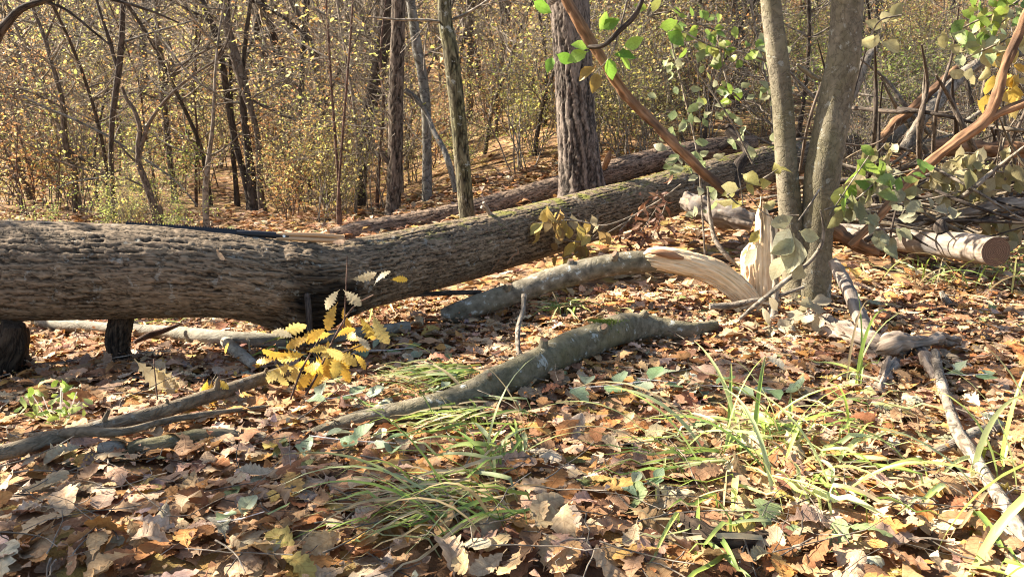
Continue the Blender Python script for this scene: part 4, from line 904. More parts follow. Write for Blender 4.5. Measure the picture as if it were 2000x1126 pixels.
    make_tree('tree', [(-10, 150, 10), (4, 220, 11), (14, 270, 12), (30, 310, 14), (45, 345, 13), (62, 390, 16)], 10.5, 'trunk_brown', 'leaning brown trunk at the far left edge', 219, 7, k=10, n=60, nb=5, leaves=150, lowtwigs=6)
    make_tree('tree', [(598, -20, 14), (594, 60, 14), (590, 140, 12), (588, 220, 9), (587, 300, 9), (588, 365, 10)], 10.4, 'trunk_dark', 'straight dark trunk midway between clump and brown trunk', 220, 8, k=10, n=60, nb=6, leaves=210, lowtwigs=8)
    make_tree('tree', [(560, -20, 12), (600, 70, 14), (620, 150, 16), (636, 220, 14), (640, 280, 12), (636, 320, 14)], 10.8, 'trunk_brown', 'slanting brown trunk behind the yellow saplings', 221, 7, k=10, n=60, nb=5, leaves=180, lowtwigs=8, forks=[[(500, 92, 6), (582, 170, 7), (632, 210, 7), (692, 232, 5)], [(636, 230, 5), (690, 280, 4), (740, 300, 3)]])
    make_tree('sapling', [(636, -20, 4), (642, 80, 5), (648, 180, 5), (654, 260, 6), (660, 340, 6), (664, 415, 7)], 7.6, 'twig_red', 'very thin reddish sapling with yellow leaves left of the brown trunk', 222, 4, k=6, n=50, nb=6, leaves=240, lowtwigs=8, pal='yellow', bstart=1.3)
    make_tree('sapling', [(690, -20, 4), (684, 80, 4), (676, 180, 5), (668, 280, 5), (660, 400, 6)], 7.4, 'twig_red', 'thin red-brown sapling just right of the thinnest reddish one', 223, 4, k=6, n=50, nb=6, leaves=240, lowtwigs=8, pal='yellow', bstart=1.3)
    make_tree('sapling', [(655, -20, 5), (672, 90, 5), (690, 200, 6), (698, 300, 6), (694, 420, 7)], 8.2, 'twig', 'grey-stemmed sapling beside the dark leaning trunk', 224, 4, k=6, n=50, nb=6, leaves=156, lowtwigs=8, pal='yellow', bstart=1.2)
    # off-view trees with crowns added to shade the floor; only one bough shows
    shade_tree((-4.6, 3.1), .07, 3.05, 1.8, 14, 1.1, 2000, 'small tree beyond the left edge, crown added for shade, dark bough arching in', 225,
               [[(-1310, 60, 34, 3.15), (-700, 120, 28, 3.8), (-300, 180, 24, 4.4), (-50, 110, 20, 4.5), (5, 55, 17, 4.5), (40, 18, 15, 4.5), (85, 2, 12, 4.5), (140, -12, 9, 4.5)], [(85, 2, 7, 4.5), (130, 20, 5, 4.5), (180, 60, 5, 4.5), (215, 88, 4, 4.5)], [(110, -6, 5, 4.5), (200, -4, 6, 4.5), (290, 20, 5, 4.55), (350, 45, 3, 4.6)]])
    shade_tree((-5.6, 5.0), .06, 5.6, 4.5, 9, .7, 560, 'unseen slim tree added beyond the left edge to shade the floor', 226, [])
build_trees()

# prototypes of the thicket, then copies
def proto_tree(name, seed, h, r, matn, leaves, pal, nb, label, group, lsize=.064, cat='tree'):
    rng = np.random.default_rng(seed)
    P = [(0, 0, -.15, r * 1.4)]; q = np.zeros(3); d = np.array([0, 0, 1.0])
    for i in range(8):
        d = d + np.array([rng.normal(0, .13), rng.normal(0, .13), .15]); d /= np.linalg.norm(d); q = q + d * h / 8; P.append((*q, r * (1 - .85 * (i + 1) / 8)))
    A = catmull(P, 40); root = thing(name, (0, 0, 0), label, cat, group)
    mb = MB(); tube(mb, A[:, :3], np.abs(A[:, 3]), 8, bark_soft(seed, r * .15, 10)); mb.obj('trunk', M[matn], root)
    tw = []
    for i in range(nb):
        j = int((rng.uniform(.10, .62) if i % 4 else rng.uniform(.6, .97)) * 39); a = rng.random() * 6.283
        grow(rng, tw, A[j, :3], (math.cos(a), math.sin(a), rng.uniform(.1, 1.0)), h * rng.uniform(.12, .24), A[j, 3] * .45 + .003, 2 if i % 2 else 1, kids=(3, 5), minr=.0028)
    mb = MB(); add_twigs(mb, tw, k0=4); foliage(mb, [t for t in tw if t[0][:, 2].mean() < h * .58], rng, leaves, lsize, pal, FARL, spread=.09); mb.obj('crown', [M['twig'], M['smallleaf']], root)
    return root
def proto_shrub(name, seed, h, stems, leaves, pal, label, group, lsize=.05, tw_mat='twig', sp=.06):
    rng = np.random.default_rng(seed); root = thing(name, (0, 0, 0), label, 'shrub', group); tw = []
    for i in range(stems):
        a = rng.random() * 6.283
        grow(rng, tw, (rng.normal(0, .08), rng.normal(0, .08), -.05), (math.cos(a) * .35, math.sin(a) * .35, 1), h * rng.uniform(.6, 1.1), .009, 2, minr=.0026, wig=.2, up=.05, kids=(3, 6), ang=(.4, 1.0), start=.2)
    mb = MB(); add_twigs(mb, tw, k0=4); mb.obj('stems', M[tw_mat], root)
    if leaves: mb = MB(); foliage(mb, tw, rng, leaves, lsize, pal, FARL if leaves > 1000 else SMALL, 0, sp); mb.obj('foliage', M['smallleaf'], root)
    return root

def build_thicket():
    rng = np.random.default_rng(5)
    T = [proto_tree('thicket_tree', 301, 7.5, .055, 'trunk_brown', 640, 'yellow', 13, 'thin brown yellow-leaved tree', 'yellow-leaved thicket trees'),
         proto_tree('thicket_tree', 302, 9, .085, 'trunk_dark', 320, 'ochre', 12, 'dark slender ochre-leaved tree', 'dark ochre-leaved thicket trees'),
         proto_tree('thicket_tree', 303, 6.5, .045, 'trunk_grey', 680, 'olive', 13, 'pale slender olive-leaved tree', 'pale olive-leaved thicket trees'),
         proto_tree('thicket_tree', 304, 8, .07, 'trunk_brown', 60, 'ochre', 20, 'bare brown twiggy tree', 'bare thicket trees')]
    S = [proto_shrub('shrub', 311, 1.7, 7, 750, 'yellow', 'yellow-leaved shrub', 'yellow shrubs of the undergrowth', .045),
         proto_shrub('shrub', 312, 1.3, 7, 1010, 'olive', 'dense olive-yellow shrub', 'olive shrubs of the undergrowth', .04),
         proto_shrub('shrub', 313, 2.0, 6, 40, 'ochre', 'bare grey twiggy shrub', 'bare shrubs of the undergrowth', .05),
         proto_shrub('shrub', 314, 1.5, 6, 800, 'ochre', 'orange-brown shrub', 'orange shrubs of the undergrowth', .05, 'twig_red'),
         proto_shrub('shrub', 315, 1.2, 6, 900, 'green', 'fresh green shrub', 'green shrubs of the undergrowth', .045)]
    B = [proto_tree('sapling', 321, 5.0, .024, 'twig', 170, 'ochre', 26, 'tall thin grey-twigged sapling', 'bare thicket saplings', .05, 'sapling'),
         proto_tree('sapling', 322, 4.4, .020, 'twig_red', 420, 'yellow', 24, 'tall thin reddish sapling', 'reddish thicket saplings', .05, 'sapling'),
         proto_tree('sapling', 323, 6.0, .030, 'trunk_dark', 120, 'ochre', 28, 'tall thin dark bare sapling', 'dark thicket saplings', .05, 'sapling')]
    marks = [(120, 'near the left edge'), (260, 'by the dark wavy sapling'), (360, 'by the crooked forked sapling'), (470, 'left of the dark trunk clump'), (570, 'right of the dark trunk clump'), (700, 'left of the straight brown trunk'), (800, 'around the straight brown trunk'),
             (880, 'by the pale grey trunk'), (1000, 'right of the lichen-speckled trunk'), (1120, 'left of the furrowed oak'), (1300, 'right of the furrowed oak'), (1480, 'left of twin trunks'), (1700, 'behind the twin trunks'), (1850, 'behind the brush pile'), (9999, 'near the right edge')]
    def where(x, y):
        px = 1000 + 1545 * x / y
        return next(t for m_, t in marks if px < m_) + (', just behind the logs' if y < 9.5 else ', lower slope' if y < 14 else ', middle slope' if y < 22 else ', far upslope')
    def put(protos, wts, n, y0, y1, x0, x1, s0, s1, used, ok):
        k = 0; tries = 0
        while k < n and tries < n * 30:
            tries += 1
            y = math.sqrt(rng.uniform(y0 * y0, y1 * y1)); x = rng.uniform(x0, x1) * y
            if not ok(x, y): continue
            i = rng.choice(len(protos), p=wts); s = rng.uniform(s0, s1); loc = (x, y, Hs(x, y)); rz = rng.random() * 6.283
            if i not in used:
                used.add(i); o = protos[i]; BASE[o.name] = o['label']; o.location = loc; o.rotation_euler = (0, 0, rz); o.scale = (s, s, s)
            else: o = copy_tree(protos[i], loc, rz, s)
            o['label'] = BASE[protos[i].name] + ' ' + where(x, y)
            k += 1
    BASE = {}
    ut, us, ub = set(), set(), set()
    put(B, [.42, .35, .23], 125, 8.2, 22, -.8, .32, .7, 1.2, ub, lambda x, y: not (y < 9 and x / y > -.15))
    put(B, [.4, .3, .3], 26, 8.2, 20, .32, .8, .5, 1.0, ub, lambda x, y: True)
    clear = lambda x, y: not (y < 10.5 and -.6 < x / y < .1 and y < 8.8)
    put(T, [.26, .2, .24, .3], 46, 10.5, 24, -.80, .30, .6, 1.2, ut, clear)
    put(T, [.32, .2, .28, .2], 22, 13, 26, .30, .80, .75, 1.15, ut, clear)
    put(T, [.28, .2, .28, .24], 60, 24, 58, -.80, .80, .9, 1.5, ut, clear)
    put(S, [.24, .18, .30, .18, .10], 50, 8.4, 14, -.8, .12, .7, 1.25, us, lambda x, y: not (-.42 < x / y < -.28 and y < 10.5))
    put(S, [.42, .30, .12, .10, .06], 10, 6.6, 8.6, -.8, -.40, .3, .5, us, lambda x, y: True)
    put(S, [.55, .20, .10, .10, .05], 8, 7.6, 9.2, -.30, -.16, .5, .9, us, lambda x, y: True)
    put(S, [.26, .34, .24, .10, .06], 26, 8.4, 12.5, -.07, .33, .45, .95, us, lambda x, y: True)
    put(B, [.4, .3, .3], 14, 8.8, 14, -.1, .34, .5, .9, ub, lambda x, y: True)
    put(S, [.1, .1, .7, .05, .05], 16, 6.0, 8.8, .42, .72, .35, .7, us, lambda x, y: True)
    put(S, [.27, .33, .2, .12, .08], 75, 8.8, 15, .05, .8, .6, 1.05, us, lambda x, y: True)
    put(S, [.24, .22, .26, .18, .10], 110, 14, 34, -.8, .8, .9, 1.7, us, lambda x, y: True)
build_thicket()

# ------------------------------------------------------------------ sprays of leaves one can tell apart
LEAFBANK = {}
def leaf_mesh(prof, key, col, i, n=13, curl=.2, bend=.25):
    k = (key, tuple(col), i)
    if k not in LEAFBANK:
        V, Q, F = leaf_tmpl(prof, n, NR, curl, bend, .03); V = V.copy(); V[:, 0] += .5
        b = MB(); b.add(V, Q=Q, col=np.clip(np.array(col) * NR.normal(1, .1), 0, .8), bc=F + np.array([0, 0, NR.random() * 30])); LEAFBANK[k] = b.mesh('leaf', M['leaf'])
    return LEAFBANK[k]
def put_leaf(root, p, size, ang, rng, prof, key, col, tilt=.5, n=13):
    """leaf growing from p; ang = direction seen in the photo (0 right, 90 up), turned out of that plane by tilt"""
    me = leaf_mesh(prof, key, col, int(rng.integers(0, 4)), n)
    o = bpy.data.objects.new('leaf', me); COL.objects.link(o)
    yw = rng.normal(0, tilt); a = R(ang)
    X = Vector((math.cos(a) * math.cos(yw), math.sin(yw), math.sin(a) * math.cos(yw)))
    nrm = Vector((rng.normal(0, .5), -1 + rng.normal(0, .3), .35 + rng.normal(0, .5)))
    Z = (nrm - X * nrm.dot(X)).normalized(); Y = Z.cross(X)
    Mx = Matrix((X, Y, Z)).transposed().to_4x4(); Mx.translation = p
    Mx = Mx @ Matrix.Diagonal((size, size, size, 1))
    o.parent = root; o.matrix_parent_inverse = root.matrix_basis.inverted(); o.matrix_basis = Mx
    return o
def spray(root, keys, d, count, size_px, cols, prof, key, rng, matn='twig', ang=(0, 360), hang=False, twig=True, n=13, f0=.2, jit=8):
    pts, rad = keyed([(k[0], k[1], k[2], k[3] if len(k) > 3 else d) for k in keys], 24)
    if twig: mb = MB(); tube(mb, pts, rad, 6); mb.obj('twig', M[matn], root)
    for i in range(count):
        f = f0 + (1 - f0) * (i + rng.random()) / count; p = pts[min(int(f * 23.99), 23)] + rng.normal(0, jit * pxm(1000, 500, d), 3) * .5
        a = rng.uniform(*ang) if not hang else rng.normal(-90, 28)
        put_leaf(root, Vector(p), size_px * pxm(1000, 500, d) * rng.uniform(.7, 1.25), a, rng, prof, key, cols[int(rng.integers(len(cols)))], .5, n)

YEL = [(.64, .43, .06), (.62, .44, .09), (.57, .35, .06), (.56, .43, .14)]
TAN = [(.46, .38, .22), (.44, .34, .18), (.50, .43, .28)]
GRN = [(.20, .29, .05), (.27, .35, .06), (.15, .23, .05), (.34, .36, .10)]
PGR = [(.30, .36, .16), (.34, .37, .20), (.24, .30, .13), (.40, .40, .25)]
CRM = [(.52, .46, .24), (.48, .42, .18), (.44, .40, .20)]
def build_sprays():
    rng = np.random.default_rng(31)
    r = thing('oak_seedling', W(600, 770, 2.6), 'yellow-leaved oak seedling in front of the dark collar of the trunk', 'seedling')
    for keys in ([(585, 790, 5, 2.55), (620, 730, 5, 2.6), (655, 655, 4, 2.65), (690, 600, 4, 2.68), (730, 575, 2, 2.68)], [(672, 640, 3, 2.66), (676, 560, 3, 2.68), (678, 500, 2, 2.7)], [(560, 800, 4, 2.5), (590, 720, 4, 2.58), (625, 660, 3, 2.64)], [(640, 700, 3, 2.6), (690, 680, 3, 2.6), (740, 660, 2, 2.62)]):
        pts, rad = keyed(keys, 20); mb = MB(); tube(mb, pts, rad, 6); mb.obj('stem', M['twig_red'], r)
    for (x, y, s, a, c) in [(684, 545, 62, 12, TAN), (730, 558, 50, 40, TAN), (762, 546, 40, -2, YEL), (664, 565, 55, 235, TAN), (670, 565, 62, -35, TAN), (660, 590, 70, 250, YEL), (670, 600, 78, 275, YEL), (700, 615, 72, -62, YEL), (728, 612, 78, -60, YEL), (640, 640, 70, 215, YEL), (640, 660, 85, 265, YEL), (610, 660, 75, 200, YEL),
                            (600, 690, 85, 190, YEL), (590, 700, 80, 250, YEL), (570, 690, 80, 170, YEL), (560, 715, 85, 215, YEL), (620, 690, 80, 300, YEL), (650, 690, 80, -20, YEL), (660, 700, 78, 290, YEL), (545, 720, 70, 240, YEL), (610, 720, 75, 235, YEL), (680, 680, 66, -10, YEL), (690, 690, 60, -60, YEL), (575, 660, 60, 160, TAN), (690, 655, 60, -35, TAN), (540, 700, 60, 190, YEL), (632, 715, 70, 240, YEL), (655, 660, 60, 20, YEL)]:
        put_leaf(r, W(x, y, 2.64 + rng.uniform(-.06, .08)), s * (.85 if y < 640 else .72) * pxm(600, 650, 2.64), a, rng, OAK3, 'oak', c[int(rng.integers(len(c)))], .35, 15)
    for i in range(20):
        x, y = rng.normal(600, 55), rng.normal(690, 24); put_leaf(r, W(x, y, 2.62 + rng.uniform(-.12, .14)), rng.uniform(38, 64) * pxm(600, 650, 2.64), rng.uniform(150, 390), rng, OAK3, 'oak', YEL[int(rng.integers(4))], .5, 15)
    r = thing('oak_seedling', W(300, 800, 2.5), 'small tan oak sprig standing in leaves right of the dark limb', 'seedling')
    pts, rad = keyed([(310, 800, 3, 2.5), (305, 755, 3, 2.55), (300, 700, 2, 2.6)], 10); mb = MB(); tube(mb, pts, rad, 5); mb.obj('stem', M['twig_red'], r)
    for (x, y, s, a, c) in [(262, 700, 100, -40, TAN), (300, 715, 80, -72, YEL), (318, 730, 60, -60, TAN), (300, 770, 60, 250, YEL), (312, 800, 40, 260, YEL)]:
        put_leaf(r, W(x, y, 2.6), s * pxm(300, 750, 2.6), a, rng, OAK3, 'oak', c[int(rng.integers(len(c)))], .3, 15)
    r = thing('oak_seedling', W(415, 780, 2.5), 'tiny upright oak sprig with one bright orange leaf', 'seedling')
    pts, rad = keyed([(425, 800, 3, 2.5), (418, 760, 3, 2.52), (412, 735, 2, 2.52)], 10); mb = MB(); tube(mb, pts, rad, 5); mb.obj('stem', M['twig_red'], r)
    for (x, y, s, a, c) in [(414, 742, 52, -85, [(.55, .34, .06)]), (405, 740, 40, 250, YEL), (420, 740, 35, -30, YEL)]:
        put_leaf(r, W(x, y, 2.5), s * pxm(300, 750, 2.5), a, rng, OAK3, 'oak', c[0], .3, 15)
    # bright green plant, lower left
    r = thing('green_plant', G(120, 840), 'bright lime-green leafy little plant at the lower left', 'plant')
    for i in range(6):
        a = (70 + i * 18 + rng.normal(0, 6), 778 + rng.normal(0, 14)); pts, rad = keyed([(115, 838, 3, 2.35), ((a[0] + 115) / 2, 810, 2, 2.33), (*a, 2, 2.3)], 8); mb = MB(); tube(mb, pts, rad, 5); mb.obj('stem', M['grass'], r)
    for i in range(46):
        put_leaf(r, W(rng.normal(112, 30), rng.normal(790, 19), 2.3 + rng.uniform(-.06, .06)), rng.uniform(16, 32) * pxm(120, 800, 2.3), rng.uniform(0, 360), rng, OAK2, 'round', [(.34, .42, .09), (.42, .50, .16), (.26, .38, .06)][i % 3], .6, 9)
    # wilted spray hanging on the trunk
    r = thing('wilted_spray', W(1090, 440, 4.5), 'wilted yellow-brown spray of leaves hanging on the big trunk', 'twig')
    for keys, c in (([(1240, 420, 3), (1180, 440, 3), (1120, 430, 3), (1060, 435, 2), (1020, 440, 2)], 20), ([(1120, 430, 3), (1090, 415, 2), (1075, 400, 2)], 7), ([(1230, 430, 3), (1150, 470, 2), (1080, 465, 2)], 8), ([(1180, 440, 3), (1130, 490, 2), (1100, 505, 2)], 5)):
        spray(r, keys, 4.36, c, 36, [(.40, .28, .07), (.34, .24, .07), (.46, .36, .10), (.30, .20, .08), (.44, .36, .2)], OVAL, 'oval', rng, hang=True, n=9, f0=.35, jit=18)
    # dead reddish spray on the trunk's lower side
    r = thing('withered_spray', W(1250, 440, 4.6), 'withered dark red-brown spray of curled leaves under the big trunk', 'twig')
    for keys in ([(1330, 360, 3), (1290, 390, 3), (1240, 420, 3), (1210, 450, 2)], [(1300, 380, 3), (1260, 440, 2), (1230, 475, 2)], [(1300, 400, 3), (1280, 450, 2), (1260, 480, 2)]):
        spray(r, keys, 4.75, 40, 22, [(.17, .075, .04), (.22, .10, .055), (.13, .06, .035), (.30, .17, .10)], LANCE, 'lance', rng, ang=(170, 370), n=7, jit=34)
    # green branches of the shrub between oak and twin tree
    r = thing('leafy_branch', W(1470, 420, 4.2), 'sunlit fresh green leafy branches left of the twin trunks', 'shrub')
    for keys, c, cols in (([(1378, 520, 4), (1372, 420, 4), (1362, 300, 4), (1335, 180, 4), (1310, 80, 3)], 24, PGR), ([(1470, 320, 4), (1430, 240, 4), (1390, 180, 3), (1340, 110, 3)], 18, PGR), ([(1500, 120, 5), (1440, 100, 4), (1390, 90, 3), (1330, 60, 3)], 16, GRN), ([(1400, 60, 4), (1350, 40, 3), (1310, 10, 3)], 10, GRN), ([(1520, 240, 4), (1510, 180, 4), (1490, 110, 3)], 16, PGR), ([(1370, 340, 3), (1320, 300, 3), (1300, 250, 2)], 10, PGR), ([(1450, 200, 3), (1420, 160, 3), (1400, 60, 3)], 12, GRN)):
        spray(r, keys, 4.6, int(c * 1.5), 26, cols, OVAL, 'oval', rng, n=11, jit=38)
    r = thing('leafy_branch', W(1130, 100, 3.85), 'few bright backlit green leaves beside the top of the leaning branch', 'branch')
    pts, rad = keyed([(1150, 92, 9, 3.85), (1180, 88, 9, 3.8), (1210, 60, 10, 3.8), (1240, 30, 10, 3.8), (1262, -20, 9, 3.8)], 20); mb = MB(); tube(mb, pts, rad, 8, bark_soft(4, .002)); mb.obj('side_branch', M['trunk_dark'], r)
    pts, rad = keyed([(1230, -20, 5, 3.8), (1210, 60, 4, 3.8), (1192, 110, 3, 3.8), (1165, 140, 2, 3.8)], 14); mb = MB(); tube(mb, pts, rad, 6); mb.obj('twig', M['twig'], r)
    for (x, y, s, a) in [(1150, 100, 46, 205), (1150, 96, 40, 170), (1085, 105, 42, -20), (1080, 110, 36, 250), (1195, 105, 50, -10), (1205, 100, 46, -50), (1190, 108, 48, -80), (1215, 90, 44, 20), (1040, 0, 46, -30), (1175, 60, 40, 30), (1170, 62, 40, 70), (1285, 55, 40, 20), (1300, 60, 46, -40)]:
        put_leaf(r, W(x, y, 3.8), s * pxm(1100, 100, 3.8), a, rng, OVAL, 'oval', [(.22, .40, .05), (.30, .46, .07), (.17, .33, .04)][int(rng.integers(3))], .3, 11)
    for (x, y, s, a) in [(1165, 130, 44, 220), (1168, 140, 46, 255)]: put_leaf(r, W(x, y, 3.8), s * pxm(1100, 100, 3.8), a, rng, OVAL, 'oval', (.40, .27, .06), .3, 11)
    # drooping grey-green leaves before the twin trunk, and over the sawn log
    r = thing('drooping_sprig', W(1590, 520, 3.5), 'sprig of large pale leaves drooping before the foot of twin trunks', 'twig')
    for (x, y, s, a) in [(1545, 440, 60, 235), (1550, 455, 80, 262), (1556, 470, 75, 285), (1560, 450, 50, -20), (1548, 490, 80, 250), (1560, 505, 60, 275), (1550, 460, 60, 215), (1480, 480, 50, 250), (1500, 440, 50, 20)]:
        put_leaf(r, W(x, y, 3.45), s * pxm(1550, 480, 3.45), a, rng, OVAL, 'oval', [(.42, .40, .24), (.36, .35, .19), (.46, .44, .29)][int(rng.integers(3))], .35, 11)
    pts, rad = keyed([(1560, 430, 3, 3.45), (1585, 395, 4, 3.5), (1600, 370, 4, 3.55)], 8); mb = MB(); tube(mb, pts, rad, 5); mb.obj('twig', M['twig'], r)
    r = thing('drooping_sprig', W(1720, 330, 3.6), 'green sprig drooping over the sawn log beside twin trunks', 'twig')
    for keys, c, cols in (([(1610, 410, 4), (1670, 390, 4), (1720, 350, 3), (1790, 330, 3)], 24, [(.16, .26, .05), (.22, .29, .09), (.30, .30, .14), (.20, .20, .09)]), ([(1640, 380, 4), (1700, 420, 3), (1740, 470, 3)], 16, [(.26, .26, .15), (.32, .32, .20), (.22, .24, .14)]), ([(1720, 350, 3), (1790, 400, 3), (1850, 420, 2)], 14, [(.28, .28, .18), (.34, .33, .22)]), ([(1620, 420, 3), (1680, 330, 3), (1700, 300, 2)], 9, GRN)):
        spray(r, keys, 3.55, c, 40, cols, OVAL, 'oval', rng, ang=(180, 350), n=11, jit=26)
    r = thing('drooping_sprig', W(1900, 100, 4.2), 'yellow-green leafy sprig at the upper right corner', 'twig')
    for keys, c, cols in (([(2020, -20, 5), (1960, 20, 4), (1910, 40, 4), (1870, 60, 3)], 26, GRN), ([(2000, 60, 4), (1940, 90, 4), (1880, 115, 3)], 22, CRM), ([(1990, 20, 4), (1920, 70, 3), (1880, 100, 3)], 14, PGR), ([(1990, 150, 4), (1960, 180, 3), (1930, 210, 2)], 10, YEL), ([(2010, 190, 4), (1980, 150, 3), (1975, 110, 2)], 12, YEL), ([(1760, 30, 4), (1720, 40, 3), (1700, 70, 3)], 9, CRM)):
        spray(r, keys, 4.3, int(c * 1.2), 36, cols, OVAL, 'oval', rng, n=11, jit=34)
    r = thing('wilted_sprig', W(1480, 400, 3.7), 'olive wilted sprig in front of the broken stump top', 'twig')
    for keys, c in (([(1420, 380, 3), (1470, 360, 3), (1520, 330, 2)], 9), ([(1420, 380, 3), (1450, 400, 3), (1440, 330, 2)], 8), ([(1560, 420, 3), (1500, 420, 2), (1460, 380, 2)], 6)):
        spray(r, keys, 3.75, max(3, c // 2), 38, [(.38, .34, .10), (.30, .29, .09), (.42, .38, .18)], OVAL, 'oval', rng, n=11, jit=22)
    r = thing('wilted_sprig', W(1560, 640, 3.4), 'curled grey-tan wilted sprig on the ground at the stump foot', 'twig')
    for keys, c in (([(1470, 650, 3), (1540, 625, 3), (1600, 600, 2)], 16), ([(1530, 640, 3), (1560, 660, 2), (1590, 650, 2)], 10)):
        spray(r, keys, 3.4, c, 42, [(.44, .38, .26), (.38, .32, .21), (.34, .30, .18)], OVAL, 'oval', rng, n=9, jit=26)
    r = thing('wilted_branch', W(1870, 330, 4.8), 'branch of curled olive wilted leaves behind the forked orange branch', 'branch')
    for keys, c in (([(1760, 380, 4), (1830, 345, 4), (1900, 330, 3), (1980, 340, 3)], 44), ([(1830, 345, 3), (1880, 300, 3), (1940, 310, 2)], 26), ([(1800, 370, 3), (1870, 375, 3), (1960, 370, 2)], 30), ([(1700, 400, 3), (1690, 330, 3), (1730, 280, 2)], 22), ([(1900, 400, 3), (1960, 430, 3), (2030, 440, 2)], 20)):
        spray(r, keys, 4.9, c, 36, [(.38, .32, .15), (.32, .27, .12), (.44, .38, .22), (.26, .24, .10)], OVAL, 'oval', rng, hang=True, n=9, jit=30)
    # fallen green sprigs on the litter
    for (px, py, s, c, lab) in ((1190, 790, 62, 6, 'grey-green fallen sprig right of the curved bough end'), (1380, 785, 62, 10, 'long grey-green fallen sprig in the shade above the grass'), (690, 905, 60, 7, 'grey-green fallen sprig at centre left in the leaves'), (755, 715, 48, 5, 'small green fallen sprig beside the dark sedge clump'), (655, 812, 50, 5, 'pale green fallen sprig between the two low branches'), (875, 800, 34, 4, 'few small green leaves lying on the curved bough'), (1880, 765, 44, 4, 'green fallen sprig under the right bent stick'), (475, 1065, 66, 3, 'pale green leaf pair fallen at the bottom left'), (1245, 1000, 40, 4, 'small bright green sprig among the sunlit leaves')):
        g = G(px, py); r = thing('fallen_sprig', g, lab, 'sprig'); z = g + Vector((0, 0, .062)); L = s * pxm(px, py, g.y)
        yaw = rng.uniform(-.4, .4); mb = MB(); e = Vector((math.cos(yaw), math.sin(yaw), 0)) * L * c * .22
        tube(mb, [z - e, z, z + e + Vector((0, 0, .01))], [.0018, .0016, .001], 5); mb.obj('stem', M['grass'], r)
        for i in range(c):
            f = (i / max(c - 1, 1)) * 2 - 1; me = leaf_mesh(OVAL, 'fgr', [(.26, .34, .20), (.32, .38, .25), (.20, .30, .14)][i % 3], i % 4, 11)
            o = bpy.data.objects.new('leaf', me); COL.objects.link(o); o.parent = r
            o.location = e * f + Vector((0, 0, .066)); o.rotation_euler = (rng.normal(0, .3), rng.normal(-.1, .25), yaw + (1 if i % 2 else -1) * rng.uniform(.4, 1.3)); o.scale = (L, L, L)
    # single leaves that catch the eye
    for (px, py, d, s, a, c, lab) in ((428, 493, 2.985, 30, -60, (.46, .34, .23), 'pale single leaf stuck to the bark of the big trunk below the saw'), (655, 483, 3.19, 26, 5, (.42, .30, .22), 'little tan leaf stuck to the bark under the saw handle')):
        r = thing('stuck_leaf', W(px, py, d), lab, 'leaf'); put_leaf(r, W(px - 8, py - 10, d), s * pxm(px, py, d), a, rng, OAK2, 'stk', c, .05, 15)
build_sprays()

# ------------------------------------------------------------------ sedge clumps
def tuft(px, py, n, L, lab, seed, lean=(0, 0), spread=.8, width=.006, straw=.25, dark=1.0, upright=.5, base=.05, grp=None):
    rng = np.random.default_rng(seed); g = G(px, py); mb = MB(); segs = 8
    for i in range(int(n * .52)):
        a = rng.random() * 6.283; l = L * rng.uniform(.5, 1.35); st = g + Vector((rng.normal(0, base), rng.normal(0, base), .02))
        out = np.array([math.cos(a) * spread + lean[0] + rng.normal(0, .15), math.sin(a) * spread + lean[1] + rng.normal(0, .15), 0])
        el = rng.uniform(.35, 1.0) * upright + .25
        d = np.array([out[0] * (1 - el), out[1] * (1 - el), el + .35]); d /= np.linalg.norm(d)
        hd = out / (np.linalg.norm(out) + 1e-6); sag = rng.uniform(.5, 1.5)
        p = np.array(st); w0 = width * 1.9 * rng.uniform(.6, 1.3) * (.7 if rng.random() < straw else 1)
        side = np.array([-hd[1], hd[0], 0.0]); side = side * math.cos(.5) + np.array([0, 0, math.sin(rng.normal(0, .5))]); side /= np.linalg.norm(side)
        V = []; B = []
        for s in range(segs + 1):
            f = s / segs; ww = w0 * (1 - f ** 2.2) * min(1, .5 + f * 2) + .0003
            V += [p - side * ww / 2, p + np.array([0, 0, -ww * .25]), p + side * ww / 2]; B += [(f * .2, .02, i * 1.3), (f * .2, 0.012, i * 1.3), (f * .2, .02, i * 1.3)]
            d = d + np.array([hd[0] * .10, hd[1] * .10, -.20 * sag * (f + .25)]) * (1.3 - el * .5); d /= np.linalg.norm(d)
            p = p + d * l / segs
            hz = Hs(p[0], p[1]) + .06
            if p[2] < hz: p[2] = hz + rng.random() * .03; d[2] = abs(d[2]) * .1
        Q = []
        for s in range(segs): o = s * 3; Q += [(o, o + 1, o + 4, o + 3), (o + 1, o + 2, o + 5, o + 4)]
        q = rng.random()
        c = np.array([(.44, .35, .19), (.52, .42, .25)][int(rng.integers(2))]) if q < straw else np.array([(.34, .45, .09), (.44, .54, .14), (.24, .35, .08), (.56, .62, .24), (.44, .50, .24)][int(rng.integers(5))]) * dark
        c = c * rng.normal(1, .12); tipc = np.array([.42, .33, .16]) if rng.random() < .35 else c
        cc = np.concatenate([np.tile(c + (tipc - c) * max(0, (s / segs - .6) / .4), (3, 1)) for s in range(segs + 1)])
        mb.add(V, Q=Q, col=np.clip(cc, .01, .8), bc=B)
    o = mb.obj('grass_tuft', M['grass']); tag(o, lab, 'grass', grp or 'sedge tufts in the leaf litter')
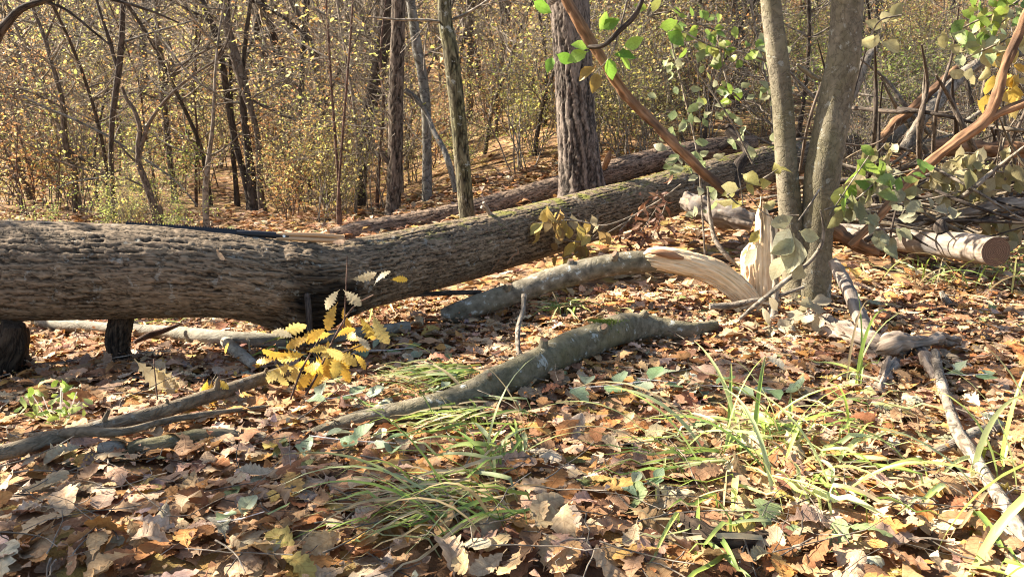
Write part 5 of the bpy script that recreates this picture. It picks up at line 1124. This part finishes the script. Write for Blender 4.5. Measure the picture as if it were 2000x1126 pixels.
def build_grass():
    A = [(985, 925, 46, .28, 'upright green sedge tuft at bottom centre', (-.1, .1), .6, .0065, .12, 1.0, .95, .03),
         (930, 1030, 150, .34, 'wide sprawling sedge clump at the bottom, below the upright tuft', (-.9, -.1), .5, .006, .42, .9, .25, .08),
         (930, 850, 90, .30, 'sedge clump spilling left just in front of the curved bough', (-.9, .05), .5, .006, .30, .85, .3, .08),
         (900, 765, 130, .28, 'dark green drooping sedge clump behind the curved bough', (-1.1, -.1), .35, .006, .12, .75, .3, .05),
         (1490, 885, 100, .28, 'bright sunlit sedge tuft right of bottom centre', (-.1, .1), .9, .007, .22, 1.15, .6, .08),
         (1390, 925, 50, .36, 'long arching sedge blades left of the bright sunlit tuft', (-1.0, .05), .4, .007, .3, 1.0, .35, .09),
         (1640, 850, 36, .26, 'sparse pale sedge tuft under the tall upright blades', (.2, .1), .9, .006, .4, 1.0, .5, .08),
         (1665, 765, 16, .36, 'few tall upright grass blades before the bark slab', (-.05, .05), .18, .0065, .1, 1.0, 1.0, .02),
         (1600, 985, 40, .34, 'broad arching blades in the sunlit leaves at lower right', (.3, .1), .8, .009, .2, 1.05, .45, .09),
         (1790, 985, 28, .34, 'loose sedge blades left of the long bent stick', (-.7, 0), .6, .008, .3, 1.0, .4, .09),
         (1400, 1060, 36, .26, 'sedge tuft around the blackened wood at the bottom', (-.3, .1), .9, .007, .35, .95, .4, .09),
         (1970, 960, 26, .38, 'green blades at the right edge beside the bent stick', (-.1, 0), .5, .009, .1, 1.0, .9, .05),
         (1890, 1140, 12, .34, 'broad green blade curving in at the bottom right corner', (.5, 0), .4, .014, 0, .9, .5, .04),
         (1100, 625, 50, .26, 'sedge tuft under the broken stem', (-.3, 0), .7, .006, .3, .9, .5, .05),
         (1230, 655, 24, .22, 'thin sedge tuft under the split wood', (.2, 0), .8, .005, .4, .9, .5, .05),
         (720, 610, 80, .30, 'sedge clump behind the oak seedling, under the big trunk', (-.2, .1), .9, .006, .2, .95, .5, .12),
         (560, 640, 30, .24, 'sparse sedge behind the pale log', (-.2, 0), .9, .006, .3, 1.0, .5, .1),
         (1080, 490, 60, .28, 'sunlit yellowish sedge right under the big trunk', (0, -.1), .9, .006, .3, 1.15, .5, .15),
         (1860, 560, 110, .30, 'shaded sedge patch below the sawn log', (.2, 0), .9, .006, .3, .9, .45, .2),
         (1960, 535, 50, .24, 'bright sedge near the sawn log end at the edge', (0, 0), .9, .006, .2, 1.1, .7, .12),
         (330, 640, 30, .2, 'small sunlit sedge behind the dark limb', (0, 0), .9, .005, .2, 1.15, .6, .1),
         (560, 690, 22, .2, 'sedge blades beneath the oak seedling', (-.2, 0), .9, .006, .3, .9, .5, .08)]
    for i, (px, py, n, L, lab, lean, spr, wd, straw, dark, upr, base) in enumerate(A):
        tuft(px, py, n, L, lab, 400 + i, lean, spr, wd, straw, dark, upr, base)
build_grass()
